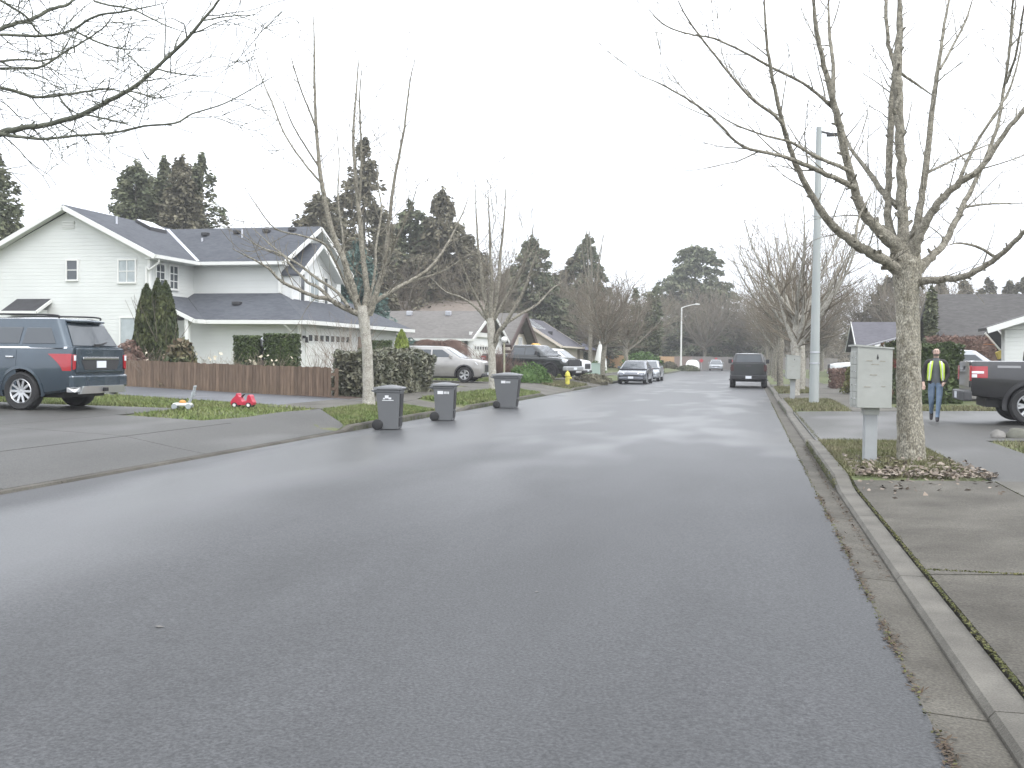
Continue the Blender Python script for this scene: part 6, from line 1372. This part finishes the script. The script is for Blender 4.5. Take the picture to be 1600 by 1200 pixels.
# yellow play house in the yard behind the black pickup
x,y,z=onY(832,70); t=thing('play_house','yellow and orange plastic play house behind the black pickup','play house',(x,y,z),R_(-8))
m_py=M('play_yellow',(.72,.66,.20),.5); m_po=M('play_orange',(.72,.40,.06),.5)
b=MB(); b.prism([(-.95,-.5,0),(.95,-.5,0),(.95,-.5,1.6),(-.95,-.5,1.6)],(0,1.0,0)); b.build('wall',m_py,t,fix=True,bevel=.03); b=MB(); b.prism([(-.1,-.62,1.45),(.55,-.62,1.45),(.55,-.62,1.95),(.2,-.62,2.15),(-.1,-.62,1.95)],(0,1.2,0)); b.build('turret',m_po,t,fix=True,bevel=.03); b=MB(); b.box(-.35,.2,-.53,-.501,.05,1.2); b.build('door',m_po,t); b=MB(); b.box(.45,.8,-.53,-.501,.7,1.2); b.build('window',m_dark,t)
# white garden ornament / arbour seen left of the kerb tree
x,y,z=onY(943,92); t=thing('garden_tent','white pointed garden shelter behind the kerb tree','shelter',(x-.3,y,z)); b=MB(); b.lathe([(.6,0),(.55,.9),(.36,1.8),(.22,2.3),(.12,2.7),(.02,2.9)],10); b.build('canopy',m_twhite,t,smooth=40); b=MB(); b.tube([(0,0,2.8),(0,0,3.1)],.05,8); b.build('finial',m_red,t)
# basketball hoop leaning by the porch
x,y,z=onY(1553,41.8); t=thing('basketball_hoop','tilted basketball hoop with white edged backboard beside the porch pier','hoop',(x,y,z),YAW)
b=MB(); b.bar((.45,0,0),(.15,0,1.9),.10,.10,(0,1,0)); b.build('pole',m_dark,t); b=MB(); b.box(.2,.8,-.3,.3,0,.18); b.build('base',m_dark,t,bevel=.05)
M4=Matrix.Translation((.12,-.1,2.22))@Matrix.Rotation(R_(48),4,'Y')
b=MB(); b.box(-.55,.55,-.03,.03,-.20,.20,M4); b.build('backboard',m_black,t); 
b=MB(); b.box(-.60,.60,-.04,.04,-.255,-.20,M4); b.box(-.60,.60,-.04,.04,.20,.255,M4); b.build('backboard_frame',m_twhite,t)
b=MB(); b.box(-.12,.18,-.06,.06,-.62,-.30,Matrix.Translation((-.05,-.1,2.05))@Matrix.Rotation(R_(-25),4,'Y')); b.build('weight_bag',M('hoop_yellow',(.55,.42,.10),.6),t,bevel=.03); b=MB(); b.lathe([(.21,-.01),(.23,0),(.21,.01),(.20,0)],16,Matrix.Translation((-.35,-.25,2.05))); b.build('rim',M('rim_orange',(.55,.18,.04),.5),t)
# boulders
def boulder(label,loc,s,seed,mat):
    t=MB(); t.ball((0,0,0),1,14,9); V=[]
    for v in t.v: v=Vector(v); k=1+.28*mnoise.noise(v*1.3+Vector((seed,0,0)))+.12*mnoise.noise(v*3.1+Vector((seed,5,0))); V.append((v.x*s[0]*k,v.y*s[1]*k,v.z*s[2]*k))
    t.v=V; o=t.build('boulder',mat,None,smooth=50); o.location=loc; tag(o,label,'rock',None,'thing'); return o
m_rock=M('rock_pale',(.15,.145,.13),.9,col2=(.24,.23,.215),ns=3,bump=.6,bs=8); m_rockg=M('rock_mossy',(.10,.10,.08),.9,col2=(.17,.17,.14),ns=3,bump=.6,bs=8)
x,y=4.62,21.0; boulder('pale rounded boulder on the grass near the charcoal pickup',(x,y,gz(x,y)+.05),(.14,.13,.11),1,m_rock); boulder('darker mossy boulder right of the pale rounded one',(x+.36,y+.05,gz(x,y)+.06),(.22,.17,.16),2,m_rockg)
# ------------------------------------------------------------------ the walking man
def person(loc,rz):
    t=thing('person','bald man in yellow safety vest, dark jacket and jeans walking past the pickup','person',loc,rz)
    J={}; E=[]; 
    def j(n,p,r,par=None): J[n]=(Vector(p),r if hasattr(r,'__len__') else (r,r)); 
    # x = his left, -y = forward (towards the viewer), z up
    def chain(l): 
        for a,b_ in zip(l,l[1:]): E.append((a,b_))
    j('pel',(0,.0,.95),(.165,.125)); j('wai',(0,0,1.10),(.160,.12)); j('che',(0,-.01,1.30),(.178,.125)); j('clav',(0,.0,1.44),(.13,.10)); j('neck',(0,-.01,1.52),.058); j('head0',(0,-.03,1.60),(.072,.085)); j('head1',(0,-.035,1.68),(.076,.095)); j('head2',(0,-.03,1.745),(.058,.07))
    chain(['pel','wai','che','clav','neck','head0','head1','head2'])
    for s,sx in (('l',1),('r',-1)):
        j(s+'sh',(sx*.19,0,1.43),.072); j(s+'el',(sx*.275,.03 if s=='l' else .04,1.16),.052)
        if s=='l': j(s+'wr',(sx*.20,-.10,.97),.037); j(s+'pa',(sx*.165,-.135,.92),(.032,.026))
        else: j(s+'wr',(sx*.27,-.08,.93),.037); j(s+'pa',(sx*.265,-.11,.86),(.032,.026))
        chain(['clav',s+'sh',s+'el',s+'wr',s+'pa'])
        bx,by,bz=J[s+'pa'][0]; dd=(J[s+'pa'][0]-J[s+'wr'][0]).normalized()
        for k in range(4):
            o=Vector((sx*.0,0,0))+Vector((.018*(k-1.5),.010*(k-1.5),0)); p=J[s+'pa'][0]+dd*.035+o; L=(.058,.066,.062,.050)[k]
            j(f'{s}f{k}a',p,.0105); j(f'{s}f{k}b',p+dd*L*.55,.0095); j(f'{s}f{k}c',p+dd*L+Vector((0,.014,.0)),.0085); chain([s+'pa',f'{s}f{k}a',f'{s}f{k}b',f'{s}f{k}c'])
        p=J[s+'pa'][0]; j(s+'t0',p+Vector((-sx*.030,-.012,.005)),.0115); j(s+'t1',p+Vector((-sx*.042,-.02,-.028)),.0095); chain([s+'pa',s+'t0',s+'t1'])
    # stride: his left leg forward bearing weight, right leg behind
    j('lhi',(.095,0,.90),.098); j('lkn',(.075,-.10,.51),.066); j('lan',(.045,-.14,.10),.046); j('lto',(.045,-.29,.045),(.042,.034)); j('lhe',(.045,-.115,.05),(.04,.036))
    j('rhi',(-.095,0,.90),.098); j('rkn',(-.085,.02,.50),.066); j('ran',(-.075,.24,.16),.046); j('rto',(-.08,.13,.055),(.042,.034)); j('rhe',(-.075,.27,.12),(.04,.036))
    chain(['pel','lhi','lkn','lan','lto']); chain(['lan','lhe']); chain(['pel','rhi','rkn','ran','rto']); chain(['ran','rhe'])
    names=list(J); ix={n:i for i,n in enumerate(names)}
    me=bpy.data.meshes.new('body'); me.from_pydata([J[n][0] for n in names],[(ix[a],ix[b_]) for a,b_ in E],[])
    o=bpy.data.objects.new('body',me); COL.objects.link(o); sk=o.modifiers.new('skin','SKIN'); sk.use_smooth_shade=True; sk.branch_smoothing=.35
    for i,n in enumerate(names):
        v=me.skin_vertices[0].data[i]; v.radius=J[n][1]; v.use_root=(n=='pel')
    sb=o.modifiers.new('sub','SUBSURF'); sb.levels=2; sb.render_levels=2
    dg=bpy.context.evaluated_depsgraph_get(); m2=bpy.data.meshes.new_from_object(o.evaluated_get(dg)); o.modifiers.clear(); o.data=m2; o.parent=t
    mats=[M('skin',(.56,.39,.32),.6),M('jacket_dark',(.028,.024,.026),.8,bump=.4,bs=25),M('denim',(.11,.165,.245),.85,col2=(.17,.23,.31),ns=9,bump=.3,bs=40),M('boot',(.03,.026,.028),.6),M('shirt_grey',(.105,.115,.12),.85,bump=.3,bs=30)]
    m2.materials.clear(); [m2.materials.append(m) for m in mats]
    for p in m2.polygons:
        c=p.center; p.use_smooth=True
        if c.z>1.525: k=0
        elif c.z<.14 or (c.y>.15 and c.z<.22): k=3
        elif c.z<.93 and abs(c.x)<.2 and not (c.y<-.08 and c.z>.80 and abs(c.x)>.10): k=2
        elif c.z<.955 and (abs(c.x)>.13) and (c-J['lpa'][0]).length<.12 or (c-J['rpa'][0]).length<.11: k=0
        elif abs(c.x)<.085 and c.y<-.05 and c.z>.93: k=4
        elif c.z<.90: k=2
        else: k=1
        p.material_index=k
    # face, ears, hair
    b=MB(); hy_=-.035
    b.add([(-.014,hy_-.088,1.645),(.014,hy_-.088,1.645),(0,hy_-.120,1.648),(0,hy_-.09,1.69)],[(0,2,3),(2,1,3),(0,1,2)])
    b.build('nose',mats[0],t)
    for sx in (-1,1):
        b=MB(); b.ball((sx*.078,hy_+.01,1.665),.028,8,6,(.35,.7,1.1)); b.build('ear',mats[0],t,smooth=60)
        b=MB(); b.ball((sx*.030,hy_-.088,1.685),.010,8,6,(1.2,.6,.7)); b.build('eye',m_black,t)
        b=MB(); b.bar((sx*.014,hy_-.094,1.705),(sx*.046,hy_-.088,1.704),.012,.008); b.build('eyebrow',M('hair_grey',(.22,.20,.18),.9),t)
    b=MB(); b.bar((-.022,hy_-.092,1.618),(.022,hy_-.092,1.618),.010,.008); b.build('mouth',M('lip',(.30,.14,.12),.6),t)
    C=[];rr=random.Random(2)
    for _ in range(500):
        a=rr.uniform(-.25,math.pi+.25); C.append((math.cos(a)*.080,hy_+.012+math.sin(a)*.094,rr.uniform(1.635,1.70)))
    leaves('hair',np.array(C),.016,MATS['hair_grey'],t,1.6)
    C=[]
    for _ in range(420):
        a=rr.uniform(-1.0,1.0); C.append((math.sin(a)*.066,hy_-.012-math.cos(a)*.083,rr.uniform(1.575,1.612)))
    leaves('beard',np.array(C),.014,MATS['hair_grey'],t,1.5)
    # open hi-vis vest: two front panels over the shoulders and a back
    mv=M('vest_yellow',(.50,.68,.06),.6); mr=M('vest_reflective',(.55,.57,.55),.35)
    for sx in (-1,1):
        prof=[(1.485,.030,.075,.10),(1.45,-.085,.062,.155),(1.38,-.128,.072,.178),(1.28,-.140,.085,.186),(1.18,-.138,.095,.186),(1.06,-.140,.105,.190),(.99,-.142,.115,.190)]
        V=[];N=5
        for z,y0,xi,xo in prof:
            for k in range(N):
                u=k/(N-1); x=lerp(xi,xo,u); y=y0+(.075 if z<1.46 else .03)*u**2.2; V.append((sx*x,y,z))
        fs=[(i*N+k,i*N+k+1,(i+1)*N+k+1,(i+1)*N+k) for i in range(len(prof)-1) for k in range(N-1)]
        b=MB(); b.add(V,fs); o2=b.build('vest_panel',mv,t,smooth=60); s_=o2.modifiers.new('solid','SOLIDIFY'); s_.thickness=.012; s_.offset=0
        b=MB(); b.add([(sx*lerp(p[2],p[3],.35),p[1]-.004,p[0]) for p in prof[1:]]+[(sx*lerp(p[2],p[3],.65),p[1]+.006,p[0]) for p in prof[1:]],[(i,i+1,i+7,i+6) for i in range(5)]); o3=b.build('reflective_band',mr,t); s_=o3.modifiers.new('solid','SOLIDIFY'); s_.thickness=.006; s_.offset=0
    V=[];prof=[(1.49,.06,.11),(1.44,.105,.165),(1.30,.135,.185),(1.15,.128,.185),(.99,.135,.19)]
    for z,y0,xo in prof:
        for k in range(7): u=k/3-1; V.append((u*xo,y0-.07*abs(u)**2.2,z))
    b=MB(); b.add(V,[(i*7+k,i*7+k+1,(i+1)*7+k+1,(i+1)*7+k) for i in range(4) for k in range(6)]); o4=b.build('vest_back',mv,t,smooth=60); s_=o4.modifiers.new('solid','SOLIDIFY'); s_.thickness=.012
    return t
p=G(1459,661,.152); pm=person((p.x+.02,p.y-.02,gz(p.x,p.y)+.012),R_(-8))
# ------------------------------------------------------------------ damp winter air
mh=bpy.data.materials.new('haze'); mh.use_nodes=True; n=mh.node_tree.nodes; n.remove(n['Principled BSDF'])
pv=n.new('ShaderNodeVolumePrincipled'); pv.inputs['Color'].default_value=(.93,.95,.98,1); pv.inputs['Density'].default_value=.0009
mh.node_tree.links.new(pv.outputs[0],n['Material Output'].inputs['Volume'])
b=MB(); b.box(-2700,2700,-400,2750,-1.2,125); hz=b.build('haze',mh,None,kind='stuff')
